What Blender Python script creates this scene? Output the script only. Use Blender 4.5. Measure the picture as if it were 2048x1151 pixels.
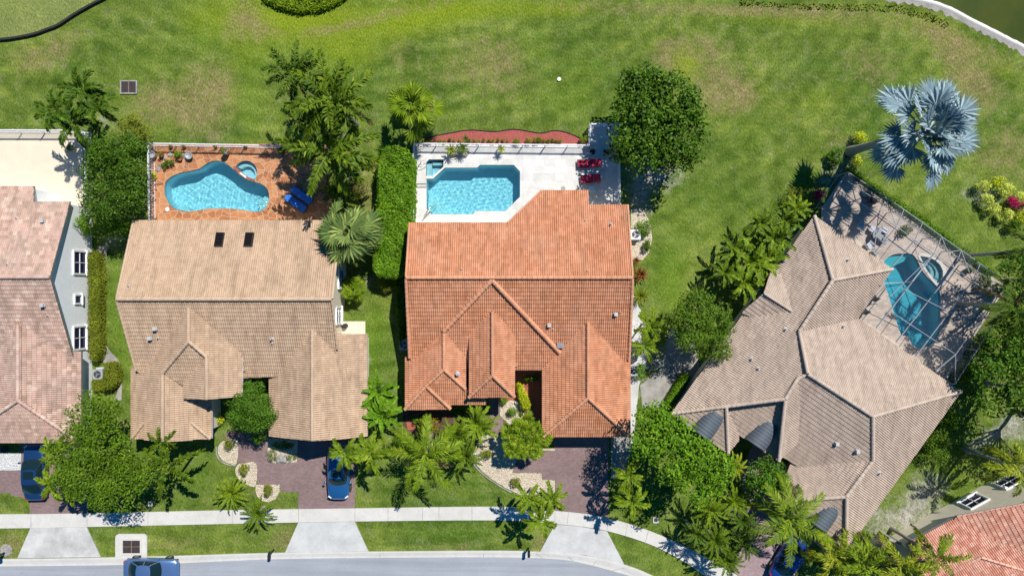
import bpy, math, random
import numpy as np
from mathutils import Vector, Matrix
from mathutils.geometry import tessellate_polygon
random.seed(7)
scn = bpy.context.scene
COL = scn.collection
for o in list(bpy.data.objects):
    bpy.data.objects.remove(o)
R = math.radians

# ------------------------------------------------------------------ camera, sky, sun, exposure
S, H = 0.042, 57.34            # metres per photo pixel on the ground, flying height
cam_d = bpy.data.cameras.new("camera")
cam_d.lens = 24.0; cam_d.sensor_width = 36.0; cam_d.clip_start = 0.5; cam_d.clip_end = 3000
cam = bpy.data.objects.new("camera", cam_d); COL.objects.link(cam)
cam.location = (0, 0, H)
scn.camera = cam
SUN_EL, SUN_AZ = 56.0, 35.0    # azimuth clockwise from +Y (top of the photograph)
world = bpy.data.worlds.new("World"); scn.world = world
world.use_nodes = True
wn = world.node_tree.nodes; wl = world.node_tree.links
bg = wn['Background']
sky = wn.new('ShaderNodeTexSky'); sky.sky_type = 'NISHITA'; sky.sun_disc = False
sky.sun_elevation = R(SUN_EL); sky.sun_rotation = R(SUN_AZ)
hs = wn.new('ShaderNodeHueSaturation'); hs.inputs['Saturation'].default_value = 1.7
wl.new(sky.outputs[0], hs.inputs['Color']); wl.new(hs.outputs[0], bg.inputs[0]); bg.inputs[1].default_value = 0.062
sky.dust_density = 0.1; sky.ozone_density = 5.0; sky.air_density = 1.3
sun_d = bpy.data.lights.new("sun", 'SUN'); sun_d.energy = 5.0; sun_d.angle = R(0.5); sun_d.cycles.is_caustics_light = True
sun_d.color = (1.0, 0.955, 0.88)
sun = bpy.data.objects.new("sun", sun_d); COL.objects.link(sun)
sd = Vector((math.sin(R(SUN_AZ))*math.cos(R(SUN_EL)), math.cos(R(SUN_AZ))*math.cos(R(SUN_EL)), math.sin(R(SUN_EL))))
sun.rotation_euler = sd.to_track_quat('Z', 'Y').to_euler()
sun.location = sd*120
scn.view_settings.view_transform = 'Standard'; scn.view_settings.look = 'None'
scn.view_settings.exposure = 0.16; scn.view_settings.gamma = 1.0
scn.render.engine = 'CYCLES'
scn.cycles.transparent_max_bounces = 16
scn.cycles.max_bounces = 6

# ------------------------------------------------------------------ helpers
def P(px, py, z=0.0):          # where a point of height z stands in plan, surveyed off the photograph
    k = S*(H-z)/H
    return Vector(((px-1024)*k, (575.5-py)*k, z))
def P2(px, py, z=0.0):
    p = P(px, py, z); return (p.x, p.y)
def pts(ox, oy, f, lst):       # measurements taken on an enlarged part of the photograph
    return [(ox+x/f, oy+y/f) for x, y in lst]

def tag(o, label=None, cat=None, group=None, kind=None):
    if label: o['label'] = label
    if cat: o['category'] = cat
    if group: o['group'] = group
    if kind: o['kind'] = kind
    return o
def empty(name, loc, label, cat, group=None, rz=0.0):
    o = bpy.data.objects.new(name, None); COL.objects.link(o)
    o.location = loc; o.rotation_euler = (0, 0, rz); o.empty_display_size = 0.3
    return tag(o, label, cat, group)

def npmesh(name, V, F, mats, mi=None, smooth=False, attrs=None):
    """V (n,3) array, F (m,k) array of equal sided faces or list of lists"""
    me = bpy.data.meshes.new(name)
    if isinstance(F, np.ndarray):
        m, k = F.shape
        V = np.asarray(V, dtype=np.float32)
        me.vertices.add(len(V)); me.vertices.foreach_set('co', V.ravel())
        me.loops.add(m*k); me.loops.foreach_set('vertex_index', F.astype(np.int32).ravel())
        me.polygons.add(m); me.polygons.foreach_set('loop_start', np.arange(0, m*k, k, dtype=np.int32))
        me.update(calc_edges=True)
    else:
        me.from_pydata([tuple(v) for v in V], [], F); me.update()
    for mt in (mats if isinstance(mats, (list, tuple)) else [mats]):
        me.materials.append(mt)
    if mi is not None:
        me.polygons.foreach_set('material_index', np.asarray(mi, dtype=np.int32))
    if smooth:
        me.polygons.foreach_set('use_smooth', np.ones(len(me.polygons), dtype=bool))
    if attrs:
        for nm, (dom, arr) in attrs.items():
            a = me.attributes.new(nm, 'FLOAT', dom)
            a.data.foreach_set('value', np.asarray(arr, dtype=np.float32))
    return me
def link(name, me, parent=None, loc=None, rot=None, scale=None):
    o = bpy.data.objects.new(name, me); COL.objects.link(o)
    if parent: o.parent = parent
    if loc is not None: o.location = loc
    if rot is not None: o.rotation_euler = rot
    if scale is not None: o.scale = scale
    return o
def origin(o):
    v = Vector((0, 0, 0))
    while o is not None:
        v += o.location; o = o.parent
    return v

class MB:
    """collects shapes for ONE mesh object"""
    def __init__(s): s.v = []; s.f = []; s.mi = []
    def add(s, v, f, m=0):
        b = len(s.v); s.v += [tuple(p) for p in v]
        s.f += [[i+b for i in q] for q in f]; s.mi += [m]*len(f); return s
    def box(s, c, d, rz=0.0, m=0, tilt=None):
        M = Matrix.Rotation(rz, 3, 'Z')
        if tilt is not None: M = M @ Matrix.Rotation(tilt, 3, 'Y')
        v = []
        for z in (-.5, .5):
            for x, y in ((-.5, -.5), (.5, -.5), (.5, .5), (-.5, .5)):
                v.append(M @ Vector((x*d[0], y*d[1], z*d[2])) + Vector(c))
        return s.add(v, [(3, 2, 1, 0), (4, 5, 6, 7), (0, 1, 5, 4), (1, 2, 6, 5), (2, 3, 7, 6), (3, 0, 4, 7)], m)
    def beam(s, p, q, w=.05, h=.05, m=0):
        p = Vector(p); q = Vector(q); d = (q-p)
        if d.length < 1e-6: return s
        d.normalize(); up = Vector((0, 0, 1)) if abs(d.z) < .95 else Vector((0, 1, 0))
        a = d.cross(up).normalized(); b = a.cross(d).normalized()
        v = []
        for e in (p, q):
            for i, j in ((-.5, -.5), (.5, -.5), (.5, .5), (-.5, .5)): v.append(e+a*(i*w)+b*(j*h))
        return s.add(v, [(3, 2, 1, 0), (4, 5, 6, 7), (0, 1, 5, 4), (1, 2, 6, 5), (2, 3, 7, 6), (3, 0, 4, 7)], m)
    def tube(s, P_, r, n=8, m=0):
        P_ = [Vector(p) for p in P_]; k = len(P_)
        rr = r if isinstance(r, (list, tuple)) else [r]*k
        v = []; f = []
        for i, p in enumerate(P_):
            d = (P_[min(i+1, k-1)]-P_[max(i-1, 0)]).normalized()
            up = Vector((0, 0, 1)) if abs(d.z) < .9 else Vector((0, 1, 0))
            a = d.cross(up).normalized(); b = a.cross(d)
            for j in range(n):
                t = 2*math.pi*j/n; v.append(p+a*(math.cos(t)*rr[i])+b*(math.sin(t)*rr[i]))
        for i in range(k-1):
            for j in range(n):
                f.append((i*n+j, i*n+(j+1) % n, (i+1)*n+(j+1) % n, (i+1)*n+j))
        f.append(tuple(range(n-1, -1, -1))); f.append(tuple(range((k-1)*n, k*n)))
        return s.add(v, f, m)
    def lathe(s, prof, c=(0, 0, 0), n=16, m=0):
        v = []; f = []
        for r, z in prof:
            for j in range(n):
                t = 2*math.pi*j/n; v.append((c[0]+r*math.cos(t), c[1]+r*math.sin(t), c[2]+z))
        for i in range(len(prof)-1):
            for j in range(n):
                f.append((i*n+j, i*n+(j+1) % n, (i+1)*n+(j+1) % n, (i+1)*n+j))
        f.append(tuple(range(n-1, -1, -1))); f.append(tuple(range((len(prof)-1)*n, len(prof)*n)))
        return s.add(v, f, m)
    def prism(s, poly, z0, z1, m=0):
        n = len(poly)
        a = sum(poly[i][0]*poly[(i+1) % n][1]-poly[(i+1) % n][0]*poly[i][1] for i in range(n))
        if a < 0: poly = poly[::-1]
        v = [(x, y, z0) for x, y in poly]+[(x, y, z1) for x, y in poly]
        f = [tuple(range(n-1, -1, -1)), tuple(range(n, 2*n))]+[(i, (i+1) % n, n+(i+1) % n, n+i) for i in range(n)]
        return s.add(v, f, m)
    def build(s, name, mats, parent=None, smooth=False, local=False, bevel=0):
        off = Vector((0, 0, 0)) if (parent is None or local) else origin(parent)
        v = [(p[0]-off.x, p[1]-off.y, p[2]-off.z) for p in s.v]
        me = npmesh(name, v, s.f, mats, s.mi, smooth)
        o = link(name, me, parent)
        if bevel:
            b = o.modifiers.new('bevel', 'BEVEL'); b.width = bevel; b.segments = 2; b.limit_method = 'ANGLE'
        return o
def top(o, loc):
    """shift the origin of a one-mesh thing to its base"""
    loc = Vector(loc)
    o.data.transform(Matrix.Translation(-loc)); o.location = loc; return o

def inside(poly, x, y):
    """vectorised point in polygon"""
    x = np.asarray(x); y = np.asarray(y); r = np.zeros(x.shape, bool); n = len(poly)
    for i in range(n):
        x0, y0 = poly[i]; x1, y1 = poly[(i+1) % n]
        if y0 == y1: continue
        c = ((y0 > y) != (y1 > y)) & (x < (x1-x0)*(y-y0)/(y1-y0)+x0)
        r ^= c
    return r
def offset(poly, d):
    """inset (d>0) a polygon"""
    n = len(poly)
    a = sum(poly[i][0]*poly[(i+1) % n][1]-poly[(i+1) % n][0]*poly[i][1] for i in range(n))
    sgn = 1 if a > 0 else -1
    L = []
    for i in range(n):
        p = Vector(poly[i]); q = Vector(poly[(i+1) % n]); e = (q-p).normalized()
        nn = Vector((-e.y, e.x))*sgn*d
        L.append((p+nn, e))
    out = []
    for i in range(n):
        p, e = L[i-1]; q, g = L[i]
        cr = e.x*g.y-e.y*g.x
        if abs(cr) < 1e-4: out.append((q.x, q.y)); continue
        t = ((q.x-p.x)*g.y-(q.y-p.y)*g.x)/cr
        out.append((p.x+e.x*t, p.y+e.y*t))
    return out
def smooth_closed(poly, k=4):
    """Catmull-Rom through closed points"""
    n = len(poly); out = []
    for i in range(n):
        p0, p1, p2, p3 = [np.array(poly[(i+j-1) % n], float) for j in range(4)]
        for t in np.linspace(0, 1, k, endpoint=False):
            out.append(tuple(.5*((2*p1)+(-p0+p2)*t+(2*p0-5*p1+4*p2-p3)*t*t+(-p0+3*p1-3*p2+p3)*t**3)))
    return out
def smooth_open(poly, k=6):
    q = [np.array(p, float) for p in poly]; q = [2*q[0]-q[1]]+q+[2*q[-1]-q[-2]]; out = []
    for i in range(1, len(q)-2):
        p0, p1, p2, p3 = q[i-1:i+3]
        for t in np.linspace(0, 1, k, endpoint=False):
            out.append(tuple(.5*((2*p1)+(-p0+p2)*t+(2*p0-5*p1+4*p2-p3)*t*t+(-p0+3*p1-3*p2+p3)*t**3)))
    out.append(tuple(q[-2])); return out

# ------------------------------------------------------------------ materials
def nt(name):
    m = bpy.data.materials.new(name); m.use_nodes = True
    n = m.node_tree.nodes; l = m.node_tree.links
    return m, n, l, n['Principled BSDF']
def noise(n, l, scale, detail=4, rough=.6, vec=None, dist=0):
    t = n.new('ShaderNodeTexNoise'); t.inputs['Scale'].default_value = scale
    t.inputs['Detail'].default_value = detail; t.inputs['Roughness'].default_value = rough
    t.inputs['Distortion'].default_value = dist
    if vec is not None: l.new(vec, t.inputs['Vector'])
    return t.outputs[0]
def ramp(n, l, fac, stops):
    r = n.new('ShaderNodeValToRGB'); e = r.color_ramp.elements
    while len(e) < len(stops): e.new(.5)
    for el, (p, c) in zip(e, stops):
        el.position = p; el.color = (c[0], c[1], c[2], 1)
    l.new(fac, r.inputs[0]); return r.outputs[0]
def mix(n, l, fac, a, b, mode='MIX'):
    m = n.new('ShaderNodeMix'); m.data_type = 'RGBA'; m.blend_type = mode
    for s, v in ((m.inputs[0], fac), (m.inputs[6], a), (m.inputs[7], b)):
        if isinstance(v, (int, float)): s.default_value = v
        elif isinstance(v, tuple): s.default_value = (v[0], v[1], v[2], 1)
        else: l.new(v, s)
    return m.outputs[2]
def math_(n, l, op, a, b=None, clamp=False):
    m = n.new('ShaderNodeMath'); m.operation = op; m.use_clamp = clamp
    for s, v in ((m.inputs[0], a), (m.inputs[1], b)):
        if v is None: continue
        if isinstance(v, (int, float)): s.default_value = v
        else: l.new(v, s)
    return m.outputs[0]
def attr(n, name):
    a = n.new('ShaderNodeAttribute'); a.attribute_name = name; return a.outputs['Fac']
def bump(n, l, h, strength, dist, bsdf):
    b = n.new('ShaderNodeBump'); b.inputs['Strength'].default_value = strength; b.inputs['Distance'].default_value = dist
    l.new(h, b.inputs['Height']); l.new(b.outputs[0], bsdf.inputs['Normal']); return b
def objco(n):
    t = n.new('ShaderNodeTexCoord'); return t.outputs['Object']
def geoco(n):
    return n.new('ShaderNodeNewGeometry').outputs['Position']

def plain(name, c, rough=.5, metal=0.0, var=.12, scale=6.0, spec=.5, coat=0.0):
    m, n, l, b = nt(name)
    f = noise(n, l, scale, 5, .65, geoco(n))
    lo = tuple(x*(1-var) for x in c); hi = tuple(min(1, x*(1+var)) for x in c)
    l.new(ramp(n, l, f, [(.3, lo), (.7, hi)]), b.inputs['Base Color'])
    b.inputs['Roughness'].default_value = rough; b.inputs['Metallic'].default_value = metal
    b.inputs['Specular IOR Level'].default_value = spec; b.inputs['Coat Weight'].default_value = coat
    return m
def leafmat(name, c1, c2, c3=None, tr=.12, rough=.55):
    m, n, l, b = nt(name)
    g = n.new('ShaderNodeNewGeometry')
    oi = n.new('ShaderNodeObjectInfo')
    st = [(0, c1), (.55, c2), (1, c3 or c2)]
    col = ramp(n, l, g.outputs['Random Per Island'], st)
    nz = noise(n, l, .9, 2, .5, g.outputs['Position'])
    col = mix(n, l, 1.0, col, ramp(n, l, nz, [(.3, (.72, .74, .7)), (.7, (1.22, 1.18, 1.1))]), 'MULTIPLY')
    l.new(col, b.inputs['Base Color']); b.inputs['Roughness'].default_value = rough
    b.inputs['Specular IOR Level'].default_value = .14
    t = n.new('ShaderNodeBsdfTranslucent'); l.new(mix(n, l, 1.0, col, (1.2, 1.3, .6), 'MULTIPLY'), t.inputs[0])
    ms = n.new('ShaderNodeMixShader'); ms.inputs[0].default_value = tr
    l.new(b.outputs[0], ms.inputs[1]); l.new(t.outputs[0], ms.inputs[2])
    l.new(ms.outputs[0], n['Material Output'].inputs[0])
    return m

M = {}
def tilemat(name, stops, blotch):
    m, n, l, b = nt(name)
    col = ramp(n, l, attr(n, 'tile'), stops)
    f = noise(n, l, .35, 4, .6, geoco(n))
    col = mix(n, l, ramp(n, l, f, [(.42, (0, 0, 0)), (.7, (1, 1, 1))]), col, mix(n, l, .35, col, blotch))
    f2 = noise(n, l, 9, 5, .7, geoco(n))
    col = mix(n, l, 1.0, col, ramp(n, l, f2, [(.3, (.82, .81, .8)), (.7, (1.1, 1.1, 1.1))]), 'MULTIPLY')
    mp = n.new('ShaderNodeMapping'); mp.inputs['Scale'].default_value = (1.0, .22, .22); l.new(geoco(n), mp.inputs[0])
    f3 = noise(n, l, 2.2, 5, .7, mp.outputs[0])
    col = mix(n, l, 1.0, col, ramp(n, l, f3, [(.30, (.74, .73, .72)), (.52, (1.0, 1.0, 1.0)), (.75, (1.1, 1.1, 1.1))]), 'MULTIPLY')
    l.new(col, b.inputs['Base Color']); b.inputs['Roughness'].default_value = .75
    b.inputs['Specular IOR Level'].default_value = .25
    return m
M['tile_pink'] = tilemat('pink_tiles', [(0, (.42, .29, .225)), (.3, (.50, .345, .275)), (.55, (.58, .42, .34)), (.8, (.55, .36, .30)), (1, (.66, .52, .42))], (.36, .3, .27))
M['tile_tan'] = tilemat('tan_tiles', [(0, (.485, .345, .235)), (.5, (.53, .38, .26)), (1, (.575, .42, .295))], (.44, .33, .24))
M['tile_terra'] = tilemat('terracotta_tiles', [(0, (.52, .228, .117)), (.5, (.57, .262, .142)), (1, (.63, .31, .18))], (.64, .38, .26))
M['tile_taupe'] = tilemat('taupe_tiles', [(0, (.47, .375, .305)), (.5, (.51, .41, .335)), (1, (.55, .45, .37))], (.45, .36, .30))
M['tile_red'] = tilemat('red_tiles', [(0, (.54, .235, .16)), (.5, (.66, .335, .245)), (1, (.74, .46, .35))], (.55, .32, .25))
M['stucco_white'] = plain('white_stucco', (.84, .86, .88), .85, var=.06, scale=3)
M['stucco_cream'] = plain('cream_stucco', (.62, .57, .47), .85, var=.06, scale=3)
M['stucco_beige'] = plain('beige_stucco', (.76, .68, .54), .85, var=.07, scale=3)
M['white_paint'] = plain('white_paint', (.8, .8, .8), .45, var=.04)
M['white_metal'] = plain('white_coated_metal', (.78, .78, .82), .4, var=.04)
M['grey_metal'] = plain('grey_metal', (.32, .34, .36), .4, .6, var=.1)
M['alu'] = plain('pale_aluminium', (.33, .35, .39), .4, .0, var=.08)
M['dark_metal'] = plain('dark_metal', (.025, .025, .03), .45, .3, var=.2)
M['black'] = plain('black_rubber', (.018, .018, .02), .7, var=.2)
M['steel'] = plain('stainless_steel', (.6, .62, .65), .22, .9, var=.06)
M['awning'] = plain('slate_awning_cloth', (.10, .125, .15), .55, var=.12, scale=2)
M['lead'] = plain('vent_lead', (.46, .455, .46), .55, .0, var=.15)
M['bark'] = plain('bark', (.19, .15, .11), .9, var=.3, scale=9)
M['palm_trunk'] = plain('palm_trunk', (.34, .31, .27), .85, var=.25, scale=7)
M['crownshaft'] = plain('green_crownshaft', (.16, .24, .07), .5, var=.2)
M['mulch'] = plain('red_mulch', (.34, .085, .07), .95, var=.45, scale=14)
M['mulch_dark'] = plain('dark_mulch', (.10, .05, .035), .95, var=.4, scale=10)
M['soil'] = plain('bare_soil', (.22, .19, .15), .95, var=.3, scale=4)
M['terracotta_pot'] = plain('terracotta_pot', (.38, .13, .07), .7, var=.2)
M['grey_pot'] = plain('grey_glazed_pot', (.33, .35, .36), .35, var=.2)
M['blue_cloth'] = plain('blue_canvas', (.03, .17, .62), .8, var=.15)
M['navy_cloth'] = plain('navy_canvas', (.02, .05, .16), .8, var=.15)
M['pale_cloth'] = plain('pale_cloth', (.62, .66, .74), .8, var=.1)
M['red_cloth'] = plain('red_canvas', (.42, .012, .05), .75, var=.2)
M['edging'] = plain('black_edging', (.02, .02, .02), .85, var=.3)
M['brick'] = plain('red_brick_paving', (.33, .10, .06), .9, var=.3, scale=8)
M['patio'] = plain('beige_patio_paint', (.66, .58, .45), .85, var=.07, scale=.8)
M['door'] = plain('white_garage_door', (.7, .7, .7), .5, var=.03)
M['soil_dark'] = plain('rusty_grate', (.07, .045, .045), .8, var=.3)
M['rock_grey'] = plain('grey_rock', (.3, .29, .27), .9, var=.35, scale=3)
M['tyre'] = plain('tyre', (.02, .02, .02), .85, var=.2)
M['light_red'] = plain('red_lens', (.45, .01, .02), .15, var=.05)
M['light_clear'] = plain('clear_lens', (.75, .77, .8), .12, var=.05)

def glassm(name, c, rough=.06, spec=.5):
    m, n, l, b = nt(name)
    b.inputs['Base Color'].default_value = (*c, 1); b.inputs['Roughness'].default_value = rough
    b.inputs['Specular IOR Level'].default_value = spec
    return m
M['skylight_glass'] = glassm('skylight_glass', (.012, .010, .009), .12, .15)
M['glass'] = glassm('window_glass', (.014, .016, .06), .15, .12)
M['car_glass'] = glassm('car_glass', (.008, .022, .026), .04)
def paint(name, c, metal=.35):
    m, n, l, b = nt(name)
    b.inputs['Base Color'].default_value = (*c, 1); b.inputs['Roughness'].default_value = .35
    b.inputs['Metallic'].default_value = metal; b.inputs['Coat Weight'].default_value = 1.0
    b.inputs['Coat Roughness'].default_value = .04
    f = noise(n, l, 400, 2, .5, objco(n))
    l.new(ramp(n, l, f, [(.3, tuple(x*.9 for x in c)), (.7, tuple(min(1, x*1.1) for x in c))]), b.inputs['Base Color'])
    return m
M['paint_navy'] = paint('navy_paint', (.012, .05, .15))
M['paint_blue'] = paint('blue_paint', (.018, .12, .33), .35)
M['paint_silver'] = paint('silver_blue_paint', (.13, .24, .48), .55)
M['paint_royal'] = paint('royal_blue_paint', (.012, .055, .27), .35)

def concrete(name, c, stain=.25, scale=.6):
    m, n, l, b = nt(name)
    g = geoco(n)
    f = noise(n, l, scale, 6, .65, g); f2 = noise(n, l, 18, 4, .7, g); f3 = noise(n, l, 1.6, 7, .75, g, 1.0)
    col = ramp(n, l, f, [(.3, tuple(x*(1-stain) for x in c)), (.62, c)])
    col = mix(n, l, 1.0, col, ramp(n, l, f2, [(.3, (.9, .9, .9)), (.7, (1.07, 1.07, 1.07))]), 'MULTIPLY')
    col = mix(n, l, 1.0, col, ramp(n, l, f3, [(.28, (.86, .855, .84)), (.5, (1, 1, 1))]), 'MULTIPLY')
    l.new(col, b.inputs['Base Color']); b.inputs['Roughness'].default_value = .9
    bump(n, l, f2, .25, .01, b)
    return m
M['concrete'] = concrete('sidewalk_concrete', (.60, .585, .55), .13)
M['apron_stained'] = concrete('stained_driveway_concrete', (.57, .565, .55), .42, .45)
M['apron'] = concrete('driveway_concrete', (.55, .555, .545), .22)
def asphalt():
    m, n, l, b = nt('street_asphalt'); g = geoco(n)
    mp = n.new('ShaderNodeMapping'); mp.inputs['Scale'].default_value = (.035, .9, 1); l.new(g, mp.inputs[0])
    t = noise(n, l, 1.6, 4, .6, mp.outputs[0], .2); f = noise(n, l, .3, 6, .65, g); f2 = noise(n, l, 22, 3, .7, g); f3 = noise(n, l, .9, 7, .75, g, 1.5)
    col = ramp(n, l, f, [(.3, (.285, .305, .34)), (.7, (.335, .36, .40))])
    col = mix(n, l, 1.0, col, ramp(n, l, t, [(.35, (.86, .86, .86)), (.6, (1.05, 1.05, 1.05))]), 'MULTIPLY')
    col = mix(n, l, 1.0, col, ramp(n, l, f2, [(.3, (.9, .9, .9)), (.7, (1.1, 1.1, 1.1))]), 'MULTIPLY')
    col = mix(n, l, 1.0, col, ramp(n, l, f3, [(.24, (.68, .68, .68)), (.36, (1, 1, 1))]), 'MULTIPLY')
    l.new(col, b.inputs['Base Color']); b.inputs['Roughness'].default_value = .9; return m
M['asphalt'] = asphalt()
M['pebble_grey'] = concrete('grey_gravel', (.36, .34, .31), .4, 1.2)

def pavers(name, c, bw=.22, bh=.11, mort=None):
    m, n, l, b = nt(name)
    br = n.new('ShaderNodeTexBrick'); l.new(geoco(n), br.inputs['Vector'])
    br.inputs['Scale'].default_value = 1.0; br.inputs['Brick Width'].default_value = bw; br.inputs['Row Height'].default_value = bh
    br.inputs['Mortar Size'].default_value = .006; br.inputs['Bias'].default_value = 0
    br.inputs['Color1'].default_value = (*[x*.86 for x in c], 1); br.inputs['Color2'].default_value = (*[x*1.14 for x in c], 1)
    mo = mort or tuple(x*.55 for x in c); br.inputs['Mortar'].default_value = (*mo, 1)
    f = noise(n, l, .5, 5, .6, geoco(n))
    col = mix(n, l, 1.0, br.outputs[0], ramp(n, l, f, [(.3, (.85, .84, .84)), (.7, (1.12, 1.12, 1.13))]), 'MULTIPLY')
    l.new(col, b.inputs['Base Color']); b.inputs['Roughness'].default_value = .85
    return m
M['pavers'] = pavers('mauve_brown_pavers', (.225, .155, .150))
M['pavers_pink'] = pavers('pink_pavers', (.33, .24, .25))
M['deck_tan'] = pavers('tan_deck_pavers', (.61, .51, .43), .4, .2)

def travertine():
    m, n, l, b = nt('travertine_deck')
    br = n.new('ShaderNodeTexBrick'); l.new(geoco(n), br.inputs['Vector'])
    br.inputs['Scale'].default_value = 1; br.inputs['Brick Width'].default_value = .9; br.inputs['Row Height'].default_value = .6
    br.inputs['Mortar Size'].default_value = .006; br.offset = .37; br.squash = .6; br.squash_frequency = 2
    br.inputs['Color1'].default_value = (.57, .56, .535, 1); br.inputs['Color2'].default_value = (.69, .68, .665, 1)
    br.inputs['Mortar'].default_value = (.5, .48, .45, 1)
    f = noise(n, l, 1.6, 6, .7, geoco(n), .6)
    col = mix(n, l, 1.0, br.outputs[0], ramp(n, l, f, [(.3, (.87, .86, .85)), (.65, (1.05, 1.05, 1.05))]), 'MULTIPLY')
    l.new(col, b.inputs['Base Color']); b.inputs['Roughness'].default_value = .7
    return m
M['travertine'] = travertine()
def flagstone():
    m, n, l, b = nt('orange_flagstone')
    g = geoco(n)
    wob = noise(n, l, .8, 2, .5, g)
    vm = n.new('ShaderNodeVectorMath'); vm.operation = 'ADD'
    sc = n.new('ShaderNodeVectorMath'); sc.operation = 'SCALE'; sc.inputs['Scale'].default_value = .5
    nz = n.new('ShaderNodeTexNoise'); nz.inputs['Scale'].default_value = .9; l.new(g, nz.inputs['Vector'])
    l.new(nz.outputs['Color'], sc.inputs[0]); l.new(g, vm.inputs[0]); l.new(sc.outputs[0], vm.inputs[1])
    v = n.new('ShaderNodeTexVoronoi'); v.voronoi_dimensions = '2D'; v.feature = 'DISTANCE_TO_EDGE'; v.inputs['Scale'].default_value = 1.8
    l.new(vm.outputs[0], v.inputs['Vector'])
    v2 = n.new('ShaderNodeTexVoronoi'); v2.voronoi_dimensions = '2D'; v2.inputs['Scale'].default_value = 1.8; l.new(vm.outputs[0], v2.inputs['Vector'])
    sp = n.new('ShaderNodeSeparateColor'); l.new(v2.outputs['Color'], sp.inputs[0])
    col = ramp(n, l, sp.outputs[0], [(0, (.36, .14, .055)), (.5, (.46, .19, .075)), (1, (.54, .26, .12))])
    f = noise(n, l, 1.4, 5, .7, g)
    col = mix(n, l, 1.0, col, ramp(n, l, f, [(.3, (.72, .70, .66)), (.65, (1.1, 1.1, 1.1))]), 'MULTIPLY')
    e = math_(n, l, 'GREATER_THAN', v.outputs['Distance'], .03)
    col = mix(n, l, e, (.52, .37, .26), col)
    l.new(col, b.inputs['Base Color']); b.inputs['Roughness'].default_value = .75
    return m
M['flagstone'] = flagstone()
def pebble(name, a, b_, c):
    m, n, l, b = nt(name)
    v = n.new('ShaderNodeTexVoronoi'); v.inputs['Scale'].default_value = 12; l.new(geoco(n), v.inputs['Vector'])
    sp = n.new('ShaderNodeSeparateColor'); l.new(v.outputs['Color'], sp.inputs[0])
    l.new(ramp(n, l, sp.outputs[0], [(0, a), (.5, b_), (1, c)]), b.inputs['Base Color'])
    b.inputs['Roughness'].default_value = .9
    iv = math_(n, l, 'SUBTRACT', 1, v.outputs['Distance']); bump(n, l, iv, .9, .12, b)
    return m
M['rock_cream'] = pebble('cream_rock', (.52, .40, .26), (.68, .58, .43), (.76, .70, .60))
M['rock_white'] = pebble('white_rock', (.55, .55, .54), (.72, .72, .71), (.8, .8, .8))

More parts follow.
